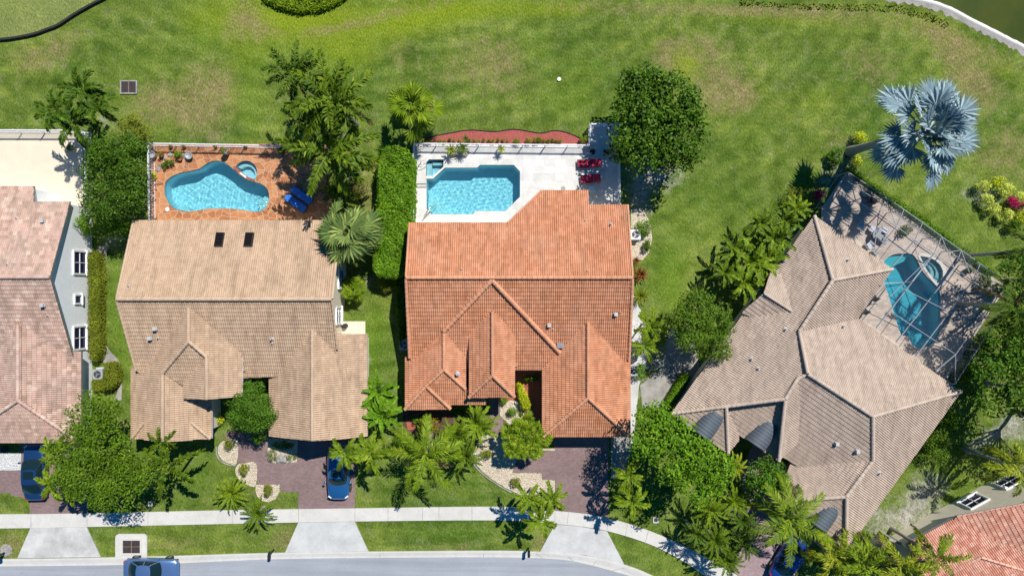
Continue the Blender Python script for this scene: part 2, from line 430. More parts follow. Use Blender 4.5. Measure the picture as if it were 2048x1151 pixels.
def grass():
    m, n, l, b = nt('lawn_grass')
    g = geoco(n)
    f1 = noise(n, l, .10, 6, .62, g, .6)
    f2 = noise(n, l, .55, 7, .68, g, .8)
    mp = n.new('ShaderNodeMapping'); mp.inputs['Scale'].default_value = (1.0, .55, 1); mp.inputs['Rotation'].default_value = (0, 0, .5); l.new(g, mp.inputs[0])
    f3 = noise(n, l, 8.0, 6, .75, mp.outputs[0])
    f4 = noise(n, l, 2.0, 5, .7, g, 1.2)
    base = ramp(n, l, f2, [(.25, (.060, .100, .014)), (.45, (.105, .155, .024)), (.6, (.150, .200, .040)), (.8, (.235, .270, .095))])
    base = mix(n, l, 1.0, base, ramp(n, l, f1, [(.34, (.66, .80, .72)), (.66, (1.22, 1.14, 1.15))]), 'MULTIPLY')
    f5 = noise(n, l, 1.1, 8, .72, g, .4)
    mq = n.new('ShaderNodeMapping'); mq.inputs['Scale'].default_value = (.10, .85, 1); mq.inputs['Rotation'].default_value = (0, 0, .06); l.new(g, mq.inputs[0])
    st = noise(n, l, 1.0, 5, .65, mq.outputs[0], .35)
    mr = n.new('ShaderNodeMapping'); mr.inputs['Scale'].default_value = (.9, .12, 1); mr.inputs['Rotation'].default_value = (0, 0, .35); l.new(g, mr.inputs[0])
    st2 = noise(n, l, 1.0, 4, .6, mr.outputs[0], .3)
    base = mix(n, l, 1.0, base, ramp(n, l, st, [(.3, (.78, .82, .78)), (.52, (1, 1, 1)), (.72, (1.28, 1.22, 1.3))]), 'MULTIPLY')
    base = mix(n, l, 1.0, base, ramp(n, l, st2, [(.3, (.84, .86, .84)), (.5, (1, 1, 1)), (.7, (1.14, 1.12, 1.16))]), 'MULTIPLY')
    wv = n.new('ShaderNodeTexWave'); wv.wave_type = 'RINGS'; wv.rings_direction = 'Z'; wv.inputs['Scale'].default_value = .21; wv.inputs['Distortion'].default_value = 2.2; wv.inputs['Detail'].default_value = 3; wv.inputs['Detail Scale'].default_value = .6
    mw = n.new('ShaderNodeMapping'); mw.inputs['Location'].default_value = (12, -52, 0); l.new(g, mw.inputs[0]); l.new(mw.outputs[0], wv.inputs['Vector'])
    base = mix(n, l, 1.0, base, ramp(n, l, wv.outputs['Color'], [(.1, (.90, .93, .86)), (.9, (1.13, 1.09, 1.1))]), 'MULTIPLY')
    base = mix(n, l, 1.0, base, (1.06, 1.07, 1.0), 'MULTIPLY')
    base = mix(n, l, ramp(n, l, f5, [(.52, (0, 0, 0)), (.74, (.75, .75, .75))]), base, (.20, .215, .105))
    def masked(name, noise_w=1.0):
        a = attr(n, name)
        k = math_(n, l, 'ADD', a, math_(n, l, 'MULTIPLY', math_(n, l, 'SUBTRACT', f5, .56), noise_w*2.1))
        k = math_(n, l, 'ADD', k, math_(n, l, 'MULTIPLY', math_(n, l, 'SUBTRACT', f4, .5), noise_w*1.2))
        k = math_(n, l, 'MULTIPLY', k, math_(n, l, 'MULTIPLY', a, 3.2, True))
        return math_(n, l, 'MULTIPLY', k, .92, True)
    base = mix(n, l, masked('lush'), base, (.115, .215, .012))
    base = mix(n, l, masked('yellow', .4), base, (.215, .285, .014))
    base = mix(n, l, masked('dry'), base, ramp(n, l, f4, [(.3, (.175, .135, .055)), (.7, (.32, .265, .125))]))
    base = mix(n, l, masked('soil'), base, ramp(n, l, f4, [(.3, (.24, .215, .18)), (.7, (.50, .48, .44))]))
    base = mix(n, l, masked('green', noise_w=.12), base, ramp(n, l, f2, [(.3, (.19, .235, .07)), (.7, (.27, .30, .10))]))
    base = mix(n, l, 1.0, base, ramp(n, l, f3, [(.28, (.35, .38, .32)), (.5, (.98, .98, .98)), (.72, (1.7, 1.62, 1.6))]), 'MULTIPLY')
    l.new(base, b.inputs['Base Color']); b.inputs['Roughness'].default_value = .95; b.inputs['Specular IOR Level'].default_value = .1
    bump(n, l, f3, .8, .12, b)
    return m
M['grass'] = grass()

def water(name, c):
    m, n, l, b = nt(name)
    rf = n.new('ShaderNodeBsdfRefraction'); rf.inputs['IOR'].default_value = 1.33; rf.inputs['Roughness'].default_value = 0
    rf.inputs['Color'].default_value = (*c, 1)
    gl = n.new('ShaderNodeBsdfGlossy'); gl.inputs['Roughness'].default_value = .02
    fr = n.new('ShaderNodeFresnel'); fr.inputs['IOR'].default_value = 1.33
    ms = n.new('ShaderNodeMixShader'); l.new(fr.outputs[0], ms.inputs[0]); l.new(rf.outputs[0], ms.inputs[1]); l.new(gl.outputs[0], ms.inputs[2])
    l.new(ms.outputs[0], n['Material Output'].inputs['Surface'])
    return m
M['water'] = water('pool_water', (.62, .935, .97))
M['water_deep'] = water('deep_pool_water', (.36, .88, .94))
M['water_spa'] = water('spa_water', (.72, .95, .98))
M['plaster'] = plain('pool_plaster', (.60, .79, .88), .8, var=.08, scale=2.5)
M['pool_step'] = plain('pool_step_plaster', (.66, .80, .82), .7, var=.06, scale=2)
M['pool_tile'] = plain('pool_waterline_tile', (.10, .28, .36), .2, var=.25, scale=12)
M['coping'] = plain('pale_coping', (.72, .69, .64), .75, var=.08, scale=5)

def lake():
    m, n, l, b = nt('lake_water')
    f = noise(n, l, .25, 5, .6, geoco(n))
    l.new(ramp(n, l, f, [(.3, (.038, .058, .004)), (.7, (.075, .085, .006))]), b.inputs['Base Color'])
    b.inputs['Roughness'].default_value = .12
    f2 = noise(n, l, 6, 3, .5, geoco(n)); bump(n, l, f2, .12, .05, b)
    return m
M['lake'] = lake()
def screen():
    m, n, l, b = nt('insect_screen')
    tr = n.new('ShaderNodeBsdfTransparent'); tr.inputs[0].default_value = (1, 1, 1, 1)
    d = n.new('ShaderNodeBsdfDiffuse'); d.inputs[0].default_value = (.06, .075, .10, 1)
    ms = n.new('ShaderNodeMixShader'); ms.inputs[0].default_value = .20
    l.new(tr.outputs[0], ms.inputs[1]); l.new(d.outputs[0], ms.inputs[2]); l.new(ms.outputs[0], n['Material Output'].inputs[0])
    return m
M['screen'] = screen()

M['leaf_dark'] = leafmat('dark_green_leaves', (0.035, 0.095, 0.007), (0.066, 0.167, 0.010), (0.134, 0.254, 0.021))
M['leaf_glossy'] = leafmat('glossy_green_leaves', (.030, .085, .005), (.060, .135, .008), (.125, .225, .02), .12, .45)
M['leaf_flame'] = leafmat('feathery_green_leaves', (.055, .125, .006), (.095, .180, .008), (.165, .26, .018))
M['leaf_mid'] = leafmat('green_leaves', (.050, .115, .006), (.090, .175, .010), (.15, .25, .02))
M['leaf_bright'] = leafmat('bright_green_leaves', (0.068, 0.166, 0.007), (0.115, 0.254, 0.010), (0.203, 0.343, 0.017))
M['leaf_lawn'] = leafmat('lawn_green_leaves', (0.116, 0.191, 0.007), (0.168, 0.265, 0.008), (0.242, 0.339, 0.011))
M['frond_dry'] = leafmat('dry_fronds', (.18, .12, .05), (.26, .18, .08), (.34, .26, .13))
M['palm_fox'] = leafmat('foxtail_fronds', (.03, .085, .006), (.06, .125, .008), (.15, .22, .015))
M['leaf_olive'] = leafmat('olive_leaves', (0.110, 0.136, 0.010), (0.182, 0.223, 0.017), (0.268, 0.302, 0.033))
M['leaf_yellow'] = leafmat('yellow_green_leaves', (0.284, 0.350, 0.010), (0.473, 0.541, 0.017), (0.662, 0.700, 0.050))
M['leaf_cream'] = leafmat('cream_variegated_leaves', (0.315, 0.398, 0.041), (0.630, 0.700, 0.116), (0.819, 0.848, 0.198))
M['leaf_pink'] = leafmat('magenta_bracts', (0.330, 0.009, 0.066), (0.495, 0.013, 0.110), (0.550, 0.033, 0.176))
M['leaf_redtip'] = leafmat('red_tipped_leaves', (0.095, 0.175, 0.008), (0.189, 0.223, 0.017), (0.410, 0.143, 0.025))
M['leaf_grey'] = leafmat('bare_grey_twigs', (0.200, 0.190, 0.170), (0.280, 0.270, 0.250), (0.350, 0.340, 0.320), .05)
M['leaf_brown'] = leafmat('dry_brown_twigs', (0.116, 0.100, 0.030), (0.185, 0.163, 0.048), (0.254, 0.210, 0.073), .1)
M['palm_green'] = leafmat('palm_fronds', (.050, .108, .006), (.096, .170, .009), (.205, .268, .017))
M['palm_bright'] = leafmat('bright_palm_fronds', (.085, .160, .007), (.150, .245, .010), (.280, .345, .024))
M['palm_yellow'] = leafmat('yellow_palm_fronds', (0.148, 0.209, 0.008), (0.250, 0.314, 0.017), (0.409, 0.418, 0.041))
M['palm_dark'] = leafmat('dark_palm_fronds', (0.040, 0.092, 0.008), (0.079, 0.143, 0.013), (0.150, 0.223, 0.025))
M['palm_blue'] = leafmat('silver_blue_fronds', (.17, .26, .33), (.26, .37, .45), (.42, .53, .60), .06, .4)
M['palm_sabal'] = leafmat('grey_green_fans', (0.086, 0.148, 0.041), (0.148, 0.221, 0.061), (0.295, 0.357, 0.095))
M['bromeliad_red'] = leafmat('wine_red_straps', (0.116, 0.035, 0.011), (0.208, 0.058, 0.018), (0.289, 0.140, 0.030))

# ------------------------------------------------------------------ pool outlines (needed by the ground too)
K1 = lambda L: pts(290, 270, 6.393, L)
K3 = lambda L: pts(800, 250, 5.754, L)
POOL_B = smooth_closed(K1([(252, 690), (268, 605), (330, 540), (440, 490), (560, 465), (690, 435), (770, 380), (850, 340), (930, 330), (1005, 346), (1070, 385), (1140, 440), (1230, 500), (1330, 565), (1420, 603), (1500, 630), (1560, 680), (1587, 750), (1587, 850), (1545, 930), (1470, 977), (1380, 977), (1250, 957), (1080, 942), (930, 938), (780, 947), (660, 967), (540, 980), (430, 960), (350, 920), (290, 840), (258, 765)]), 3)
_c = (1290, 478)
SPA_B = K1([(_c[0]+148*math.cos(t), _c[1]-148*math.sin(t)) for t in np.linspace(R(-38), R(150), 22)] + [(1215, 470), (1300, 535)])
POOL_C = [(853.2, 358), (866, 358), (890.5, 335.5), (954.5, 335.5), (960, 330), (1027.6, 330), (1040, 343), (1040, 393.5), (1011, 422), (951, 422), (945.5, 428.5), (864, 428.5), (853.5, 418)]
SPA_C = [(852.5, 352), (852.5, 325), (858, 319), (887, 319), (887, 334), (866, 352)]
POOL_D = smooth_closed([(1767, 523), (1781, 511), (1799, 507), (1823, 508), (1834, 521), (1846, 544), (1876, 578), (1880, 600), (1880, 636), (1880, 661), (1868, 682), (1845, 695), (1834, 695), (1822, 686), (1815, 671), (1801, 668), (1787, 625), (1768, 566), (1760, 545)], 3)
SPA_D = [(1838, 512), (1846, 513), (1856, 515), (1868, 520), (1878, 529), (1884, 541), (1884, 553), (1879, 564), (1874, 566), (1864, 556), (1850, 537)]
POOLS = [POOL_B, SPA_B, POOL_C, SPA_C, POOL_D, SPA_D]
LAKE = smooth_open([(1560, -300), (1690, -60), (1770, -14), (1810, -6), (1856, 3), (1900, 18), (1945, 42), (1985, 62), (2020, 80), (2060, 104), (2150, 190), (2500, 420)], 8)

# ------------------------------------------------------------------ ground: one sheet to the horizon
def build_ground():
    far = np.array([-1500, -700, -300, -150, -90, -60])
    xs = np.concatenate([far, np.arange(-48, 48.01, .3), -far[::-1]])
    ys = np.concatenate([far, np.arange(-28, 28.01, .3), -far[::-1]])
    X, Y = np.meshgrid(xs, ys)
    px = X/S+1024; py = 575.5-Y/S
    Z = np.zeros_like(X)
    for pl in POOLS:
        # lower the earth under each basin
        big = offset(pl, -13) if pl not in (SPA_C,) else offset(pl, -9)
        Z[inside(big, px, py)] = -3.0
    lk = LAKE+[(4000, 420), (4000, -3000), (1560, -3000)]
    inl = inside(lk, px, py)
    Z[inl] = -1.6
    def field(lst):
        a = np.zeros_like(X)
        for cx, cy, rx, ry, rot, amp in lst:
            c, s = math.cos(R(rot)), math.sin(R(rot))
            u = ((px-cx)*c+(py-cy)*s)/rx; v = (-(px-cx)*s+(py-cy)*c)/ry
            a += amp*np.exp(-(u*u+v*v))
        return np.clip(a, 0, 1)
    def band(line, w, amp):
        a = np.zeros_like(X); L = np.array(smooth_open(line, 8))
        d = np.full(X.shape, 1e9)
        msk = (px > -100) & (px < 2150) & (py > -100) & (py < 1250)
        qx, qy = px[msk], py[msk]; dd = np.full(qx.shape, 1e9)
        for (x0, y0), (x1, y1) in zip(L[:-1], L[1:]):
            t = np.clip(((qx-x0)*(x1-x0)+(qy-y0)*(y1-y0))/((x1-x0)**2+(y1-y0)**2+1e-9), 0, 1)
            dd = np.minimum(dd, np.hypot(qx-x0-t*(x1-x0), qy-y0-t*(y1-y0)))
        d[msk] = dd
        return amp*np.exp(-(d/w)**2)
    dry = field([(425, 175, 55, 45, 30, .85), (345, 205, 65, 38, 20, .8), (295, 215, 30, 30, 0, .5), (410, 250, 50, 40, 0, .5), (120, 95, 70, 25, -25, .55), (60, 120, 60, 30, 0, .4), (480, 40, 30, 50, 30, .7), (520, 60, 30, 30, 0, .5),
                 (980, 110, 70, 45, 0, .5), (1010, 160, 60, 50, 0, .4), (800, 110, 40, 30, 0, .4), (900, 150, 60, 30, 0, .3), (1330, 120, 25, 35, 0, .75), (1430, 150, 60, 55, 30, .65), (1390, 90, 60, 25, 0, .5), (1490, 190, 28, 26, 0, .75), (1440, 200, 50, 40, 0, .45),
                 (1740, 130, 60, 45, 10, .5), (1920, 130, 60, 35, 40, .65), (1960, 190, 50, 45, 0, .65), (1900, 90, 80, 30, 30, .35), (1690, 285, 40, 25, 0, .4), (1985, 320, 70, 40, 0, .35), (2030, 280, 40, 40, 0, .4), (1880, 60, 40, 18, 20, .4),
                 (735, 400, 18, 70, 0, .6), (730, 270, 25, 20, 0, .4), (205, 600, 14, 90, 0, .0), (20, 1090, 50, 30, 0, .7), (340, 1085, 60, 14, 0, .45), (560, 1085, 30, 25, 0, .55), (580, 1065, 18, 30, 0, .5), (900, 1095, 60, 12, 0, .45), (1085, 1085, 26, 20, 0, .6), (445, 880, 16, 40, 0, .3), (560, 1000, 30, 15, 0, .35), (980, 940, 22, 26, 30, .4), (1150, 905, 4, 4, 0, 0), (700, 580, 30, 40, 0, .35), (660, 520, 25, 25, 0, .3), (1560, 20, 220, 10, 1, .55), (2040, 400, 60, 100, 0, .2), (1280, 740, 30, 20, 0, .5), (500, 985, 30, 18, 0, .3)])
    dry = np.clip(dry + band([(620, 60), (720, 48), (820, 22), (900, 5)], 13, .35) + band([(500, 40), (560, 66), (640, 66), (720, 46), (800, 18)], 9, .3) + band([(1100, 14), (1400, 20), (1640, 35), (1800, 45), (1920, 80), (2030, 130)], 16, .35), 0, 1)
    yellow = field([(600, 35, 130, 55, 0, 1.0), (420, 30, 90, 40, 0, .4), (830, 40, 130, 36, -10, .85), (1000, 18, 130, 22, 0, .6), (700, 110, 70, 30, 0, .5), (1373, 128, 34, 34, 0, .9), (1130, 18, 60, 18, 0, .5), (1560, 40, 200, 20, 3, .35), (1900, 70, 80, 25, 30, .4), (2010, 140, 40, 30, 30, .35), (500, 110, 60, 50, 0, .3), (30, 10, 60, 30, 0, .4), (1640, 200, 60, 40, 0, .3)])
    lush = field([(420, 70, 80, 50, 0, .5), (660, 120, 120, 60, 0, .45), (280, 120, 80, 40, 0, .3), (500, 200, 40, 80, 0, .5), (1060, 90, 60, 60, 0, .35), (1180, 130, 60, 40, 0, .35), (1140, 200, 60, 40, 0, .5), (1430, 420, 160, 110, 0, .3), (1340, 560, 40, 70, 0, .65), (1900, 400, 120, 70, 30, .3), (1500, 250, 80, 60, 0, .3), (230, 590, 16, 110, 0, .5), (245, 700, 16, 60, 0, .5), (740, 700, 30, 70, 0, .55), (760, 640, 20, 40, 0, .35), (1900, 900, 90, 60, 0, .35), (1880, 980, 60, 50, 0, .4), (1300, 1110, 70, 40, 20, .3), (900, 1065, 150, 20, 0, .35), (430, 1070, 80, 16, 0, .3), (840, 960, 160, 50, 0, .25), (400, 960, 50, 50, 0, .3), (1930, 660, 40, 60, 40, .4)])
    soil = field([(210, 245, 16, 16, 0, .7), (640, 120, 10, 10, 0, .0), (1305, 350, 55, 30, 0, .9), (1280, 400, 22, 40, 0, .9), (1335, 740, 30, 50, 30, .9), (1310, 790, 30, 20, 0, .9), (1300, 715, 20, 22, 0, .7), (1300, 225, 20, 26, 0, .8), (1850, 985, 45, 38, -40, .95), (1800, 1040, 55, 28, -10, .95), (1985, 870, 60, 18, -30, .7), (2040, 850, 40, 30, 0, .6), (735, 560, 20, 18, 0, .45), (735, 720, 8, 14, 0, .5), (230, 480, 22, 18, 0, .7), (1690, 320, 26, 30, 0, .6), (1660, 360, 24, 24, 0, .6), (700, 330, 30, 40, 0, .5), (1960, 390, 40, 26, 20, .55), (2010, 1100, 4, 4, 0, 0), (650, 275, 40, 20, 0, .4), (1740, 1010, 20, 40, 0, .5), (1117, 162, 8, 8, 0, .0)])
    green = np.zeros_like(X)
    gp = [(-400, 76), (0, 79), (50, 73), (95, 58), (140, 32), (180, 8), (225, -30), (225, -400), (-400, -400)]
    green[inside(gp, px, py)] = .8
    V = np.stack([X.ravel(), Y.ravel(), Z.ravel()], 1)
    ny, nx = X.shape
    idx = np.arange(ny*nx).reshape(ny, nx)
    F = np.stack([idx[:-1, :-1], idx[:-1, 1:], idx[1:, 1:], idx[1:, :-1]], -1).reshape(-1, 4)
    at = {k: ('POINT', v.ravel()) for k, v in (('dry', dry), ('yellow', yellow), ('lush', lush), ('soil', soil), ('green', green))}
    me = npmesh('ground', V, F, M['grass'], smooth=True, attrs=at)
    tag(link('ground', me), 'green and patchy brown lawn under the whole row of houses', 'ground', kind='structure')
build_ground()

def sheet(name, px_poly, z, mat, label, cat, holes=(), kind='structure', z0=None):
    """flat slab with vertical edges down to z0, optionally with holes"""
    polys = [[P2(x, y) for x, y in px_poly]]+[[P2(x, y) for x, y in h] for h in holes]
    flat = [Vector((x, y, 0)) for pl in polys for x, y in pl]
    tris = tessellate_polygon([[Vector((x, y, 0)) for x, y in pl] for pl in polys])
    v = [(p.x, p.y, z) for p in flat]; f = []
    for a, b, c in tris:
        cr = (flat[b]-flat[a]).cross(flat[c]-flat[a]).z
        f.append((a, b, c) if cr > 0 else (a, c, b))
    n = len(flat); v += [(p.x, p.y, z-.14 if z0 is None else z0) for p in flat]
    b0 = 0
    for pl in polys:
        k = len(pl)
        for i in range(k):
            j = (i+1) % k; f.append((b0+i, b0+j, n+b0+j, n+b0+i))
        b0 += k
    me = npmesh(name, v, f, mat)
    o = link(name, me); 
    return tag(o, label, cat, kind=kind)

# street, kerb, pavement, aprons, drives
ROADEDGE = smooth_open([(-900, 1131), (-300, 1131), (0, 1131), (300, 1127), (540, 1117), (760, 1114), (1000, 1113), (1115, 1117), (1170, 1126), (1216, 1138), (1265, 1153), (1330, 1185), (1420, 1250), (1560, 1390)], 6)
KERBTOP = smooth_open([(-900, 1115), (-300, 1115), (0, 1116), (300, 1111), (540, 1104), (760, 1101), (1000, 1099.5), (1085, 1102), (1170, 1109), (1251, 1128), (1310, 1152), (1370, 1185), (1460, 1250), (1600, 1390)], 6)
sheet('street', ROADEDGE+[(1560, 1900), (-900, 1900)], .02, M['asphalt'], 'pale grey asphalt street along the bottom of the plots', 'street')
def kerb():
    m = MB(); v = []; f = []
    prof = [(0, 0.0, .024), (0, .0, .05), (.3, 0, .055), (.55, 0, .085), (.8, 0, .115), (1.0, 0, .115), (1.0, 0, -.05)]
    n = len(prof); k = min(len(ROADEDGE), len(KERBTOP))
    for i in range(k):
        a = P(*ROADEDGE[i]); b = P(*KERBTOP[i])
        for t, _, z in prof: q = a.lerp(b, t); v.append((q.x, q.y, z))
    for i in range(k-1):
        for j in range(n-1): f.append((i*n+j, (i+1)*n+j, (i+1)*n+j+1, i*n+j+1))
    m.add(v, f); o = m.build('kerb', [M['concrete']])
    tag(o, 'pale concrete kerb between the street and the verge', 'kerb', kind='structure')
kerb()
m = MB()
for i in range(30, len(KERBTOP)-8, 5):
    a = P(*ROADEDGE[i], .06); b = P(*KERBTOP[i], .119); m.beam(a+Vector((0, 0, .0)), b, .03, .008)
tag(m.build('kerb_joints', [M['rock_grey']]), 'dark joints cut across the concrete kerb', 'kerb joints', kind='structure')
WALK_U = smooth_open([(-900, 1027), (-200, 1027), (0, 1027), (175, 1025), (450, 1019), (715, 1015), (1000, 1012), (1110, 1020), (1200, 1031), (1290, 1057), (1370, 1091), (1440, 1131), (1480, 1153), (1560, 1215), (1640, 1300)], 6)
WALK_L = smooth_open([(-900, 1055), (-200, 1055), (0, 1055), (175, 1052), (450, 1046), (715, 1041), (1000, 1039), (1110, 1046), (1205, 1058), (1300, 1087), (1370, 1123), (1412, 1152), (1440, 1170), (1500, 1235), (1570, 1330)], 6)
sheet('pavement', WALK_U+WALK_L[::-1], .09, M['concrete'], 'pale concrete pavement crossing all the front lawns', 'pavement')
m = MB()
for q in ((62, 1026, 1054), (174, 1025, 1052), (296, 1023, 1050), (465, 1019, 1046), (597, 1017, 1043), (710, 1015, 1041), (776, 1014, 1040), (845, 1014, 1040), (878, 1013, 1039), (944, 1012, 1039)):
    a = P(q[0], q[1], .093); b = P(q[0], q[2], .093); m.beam(a, b, .035, .004)
for a, b in (((1110, 1021), (1110, 1046)), ((1137, 1024), (1134, 1049)), ((1216, 1034), (1214, 1060)), ((1255, 1047), (1251, 1072)), ((1297, 1060), (1290, 1086)), ((1333, 1076), (1325, 1101)), ((1370, 1092), (1360, 1119))):
    m.beam(P(*a, .093), P(*b, .093), .035, .004)
tag(m.build('pavement_joints', [M['rock_grey']]), 'dark joints cut across the concrete pavement', 'pavement joints', kind='structure')
sheet('driveway_apron', [(62, 1054.5), (174, 1052.3), (202, 1112), (36, 1114.5)], .085, M['apron_stained'], 'stained concrete apron of the left drive', 'driveway', z0=-.1)
sheet('driveway_apron', [(597, 1043.5), (710, 1041.5), (737, 1100.8), (571, 1103)], .085, M['apron'], 'clean concrete apron below the blue parked car', 'driveway', z0=-.1)
sheet('driveway_apron', [(1110, 1047), (1160, 1051.5), (1214, 1061), (1248, 1126.5), (1170, 1108), (1080, 1101.6)], .085, M['apron'], 'concrete apron of the terracotta house', 'driveway', z0=-.1)
sheet('driveway', [(-60, 940), (42, 940), (42, 905), (48, 860), (180, 860), (176, 1024.6), (60, 1026.5), (60, 996), (22, 990), (22, 985), (-60, 985)], .03, M['pavers'], 'mauve brown paver drive beside the pink roofed house', 'driveway')
sheet('driveway', [(452, 862), (538, 862), (538, 850), (712, 850), (710, 1014.8), (597, 1017), (597, 983), (562, 983), (560, 968), (515, 968), (513, 925), (476, 925), (474, 880), (452, 880)], .03, M['pavers'], 'mauve brown paver drive of the tan roofed house', 'driveway')
sheet('driveway', [(1108, 850), (1217, 850), (1217, 1032), (1160, 1024), (1111, 1019.5), (1111, 958.5), (1084, 958), (1084, 944.5), (1025, 944.5), (1040, 905), (1060, 893), (1085, 905), (1108, 898)], .03, M['pavers'], 'mauve brown paver drive of the terracotta roofed house', 'driveway')
sheet('path', [(975, 780), (1006, 780), (1006, 850), (1045, 886), (1040, 905), (1025, 900), (1000, 868), (984, 864)], .034, M['pavers'], 'mauve brown paver path to the terracotta house door', 'path')
sheet('driveway', [(1462, 1139), (1500, 1060), (1490, 1000), (1480, 940), (1510, 880), (1570, 940), (1575, 1010), (1640, 1060), (1610, 1120), (1560, 1190), (1530, 1190), (1484, 1154.5)], .034, M['pavers_pink'], 'pink paver drive of the taupe roofed house', 'driveway')
sheet('courtyard', [(1000, 735), (1090, 735), (1090, 862), (1050, 862), (1030, 805), (1000, 800)], .026, M['brick'], 'red brick entry court between the terracotta roofs', 'courtyard')
sheet('brick_bed', [(806, 815), (930, 815), (930, 870), (875, 905), (806, 850)], .026, M['mulch_dark'], 'dark red mulch bed in front of the terracotta house', 'flower bed', kind='structure')
sheet('path', [(812, 838), (835, 838), (835, 856), (815, 860)], .04, M['brick'], 'small red brick landing by the mulch bed', 'path')
sheet('patio', [(-400, 263), (166, 263), (168, 421), (100, 440), (-400, 440)], .06, M['patio'], 'plain beige painted patio behind the pink roofed house', 'patio')
sheet('patio', [(676, 642), (731, 642), (731, 676), (676, 676)], .08, M['stucco_cream'], 'small cream concrete slab beside the tan roofed house', 'patio')
sheet('path', smooth_open([(196, 492), (196, 560), (195, 640), (200, 712), (228, 740), (236, 776), (228, 800)], 5)+smooth_open([(243, 800), (244, 760), (240, 725), (213, 690), (209, 640), (208, 560), (216, 490)], 5), .015, M['pebble_grey'], 'narrow worn grey path beside the clipped hedge', 'path')
sheet('path', [(1256, 560), (1290, 640), (1300, 690), (1292, 730), (1278, 770), (1272, 830), (1264, 900), (1230, 960), (1222, 940), (1222, 880), (1250, 870)], .015, M['apron'], 'pale concrete side path right of the terracotta house', 'path')
sheet('path', [(1222, 872), (1262, 872), (1262, 905), (1240, 955), (1222, 955)], .02, M['pebble_grey'], 'dark gravel strip beside the terracotta drive', 'path')
sheet('path', [(1340, 660), (1380, 640), (1400, 740), (1350, 780), (1330, 815), (1285, 815), (1280, 770), (1320, 740)], .012, M['pebble_grey'], 'grey gravel walk under the side trees', 'path')
sheet('pebble_bed', [(1262, 420), (1285, 415), (1302, 450), (1304, 480), (1298, 505), (1285, 520), (1262, 520)], .02, M['rock_cream'], 'cream pebble bed round the side air conditioner', 'pebble bed')
sheet('pebble_bed', [(1250, 640), (1280, 640), (1296, 700), (1280, 745), (1250, 760)], .02, M['rock_white'], 'white pebble bed beside the terracotta wall', 'pebble bed')
sheet('pebble_bed', [(-60, 905), (43, 905), (42, 939.5), (-60, 939.5)], .035, M['rock_white'], 'white pebble bed beside the navy car', 'pebble bed')
# rock beds with dark edging
def bed(poly, label, mat='rock_cream'):
    sheet('rock_bed', poly, .05, M[mat], label, 'rock bed', z0=-.05)
bed(smooth_closed([(475, 879), (474, 925), (460, 926), (444, 918), (436, 903), (439, 888), (452, 879)], 3), 'cream rock bed nearest the tan house wall')
bed(smooth_closed([(513, 926), (512, 969), (496, 969), (479, 958), (471, 942), (476, 928), (490, 925)], 3), 'cream rock bed in the middle of the three half rounds')
bed([(512, 968), (560, 968), (559, 983), (551, 997), (538, 1003), (523, 1000), (514, 990), (511, 978)], 'cream rock bed nearest the pavement')
bed([(536, 876), (596, 876), (594, 924), (550, 925), (536, 918)], 'cream rock planter beside the garage door')
bed([(962, 868), (985, 864), (1000, 870), (1024, 902), (1038, 908), (1024, 945), (1083, 945), (1084, 958.5), (1110, 959), (1110, 984), (1075, 990), (1040, 988), (1012, 975), (985, 958), (965, 942), (950, 925), (946, 905)], 'long cream rock bed in front of the terracotta house')
bed([(1000, 805), (1020, 800), (1035, 800), (1048, 825), (1050, 850), (1035, 862), (1020, 850), (1000, 830)], 'cream rock bed by the terracotta entry')
bed([(1085, 896), (1110, 896), (1110, 900), (1085, 900)], 'thin cream rock strip at the drive')
sheet('mulch_bed', smooth_open([(838, 291), (850, 281), (870, 273), (900, 267), (940, 261), (990, 264), (1030, 259.5), (1080, 267), (1110, 262), (1140, 268), (1165, 280), (1180, 285)], 5)+[(1180, 292), (838, 292)], .03, M['mulch'], 'red mulch bed behind the white pool fence', 'mulch bed')
m = MB(); q = smooth_open([(836, 291), (850, 280), (870, 272), (900, 266), (940, 260), (990, 263), (1030, 258.5), (1080, 266), (1110, 261), (1140, 267), (1168, 280)], 5)
for a, b in zip(q[:-1], q[1:]): m.beam(P(*a, .04), P(*b, .04), .06, .1)
tag(m.build('bed_edging', [M['edging']]), 'thin black edging curving round the red mulch', 'edging')
m = MB(); q = smooth_open([(943, 905), (947, 926), (962, 944), (983, 960), (1010, 977), (1040, 991), (1062, 993)], 5)
for a, b in zip(q[:-1], q[1:]): m.beam(P(*a, .05), P(*b, .05), .08, .12)
tag(m.build('bed_edging', [M['rock_grey']]), 'grey stone edging round the long cream rock bed', 'edging')
m = MB(); q = smooth_open([(433, 892), (434, 908), (442, 921), (458, 929), (472, 930)], 5)
for a, b in zip(q[:-1], q[1:]): m.beam(P(*a, .05), P(*b, .05), .08, .12)
tag(m.build('bed_edging', [M['rock_grey']]), 'grey stone edging round the rock bed nearest the wall', 'edging')
# black edging of the green at top left
m = MB(); q = smooth_open([(-60, 79), (0, 79), (30, 76), (70, 68), (95, 59), (118, 50), (150, 29), (185, 9), (225, -12), (260, -40)], 6)
for a, b in zip(q[:-1], q[1:]): m.beam(P(*a, .12), P(*b, .12), .17, .3)
tag(m.build('green_edging', [M['edging']]), 'thick black edging curving round the smooth green at top left', 'edging')
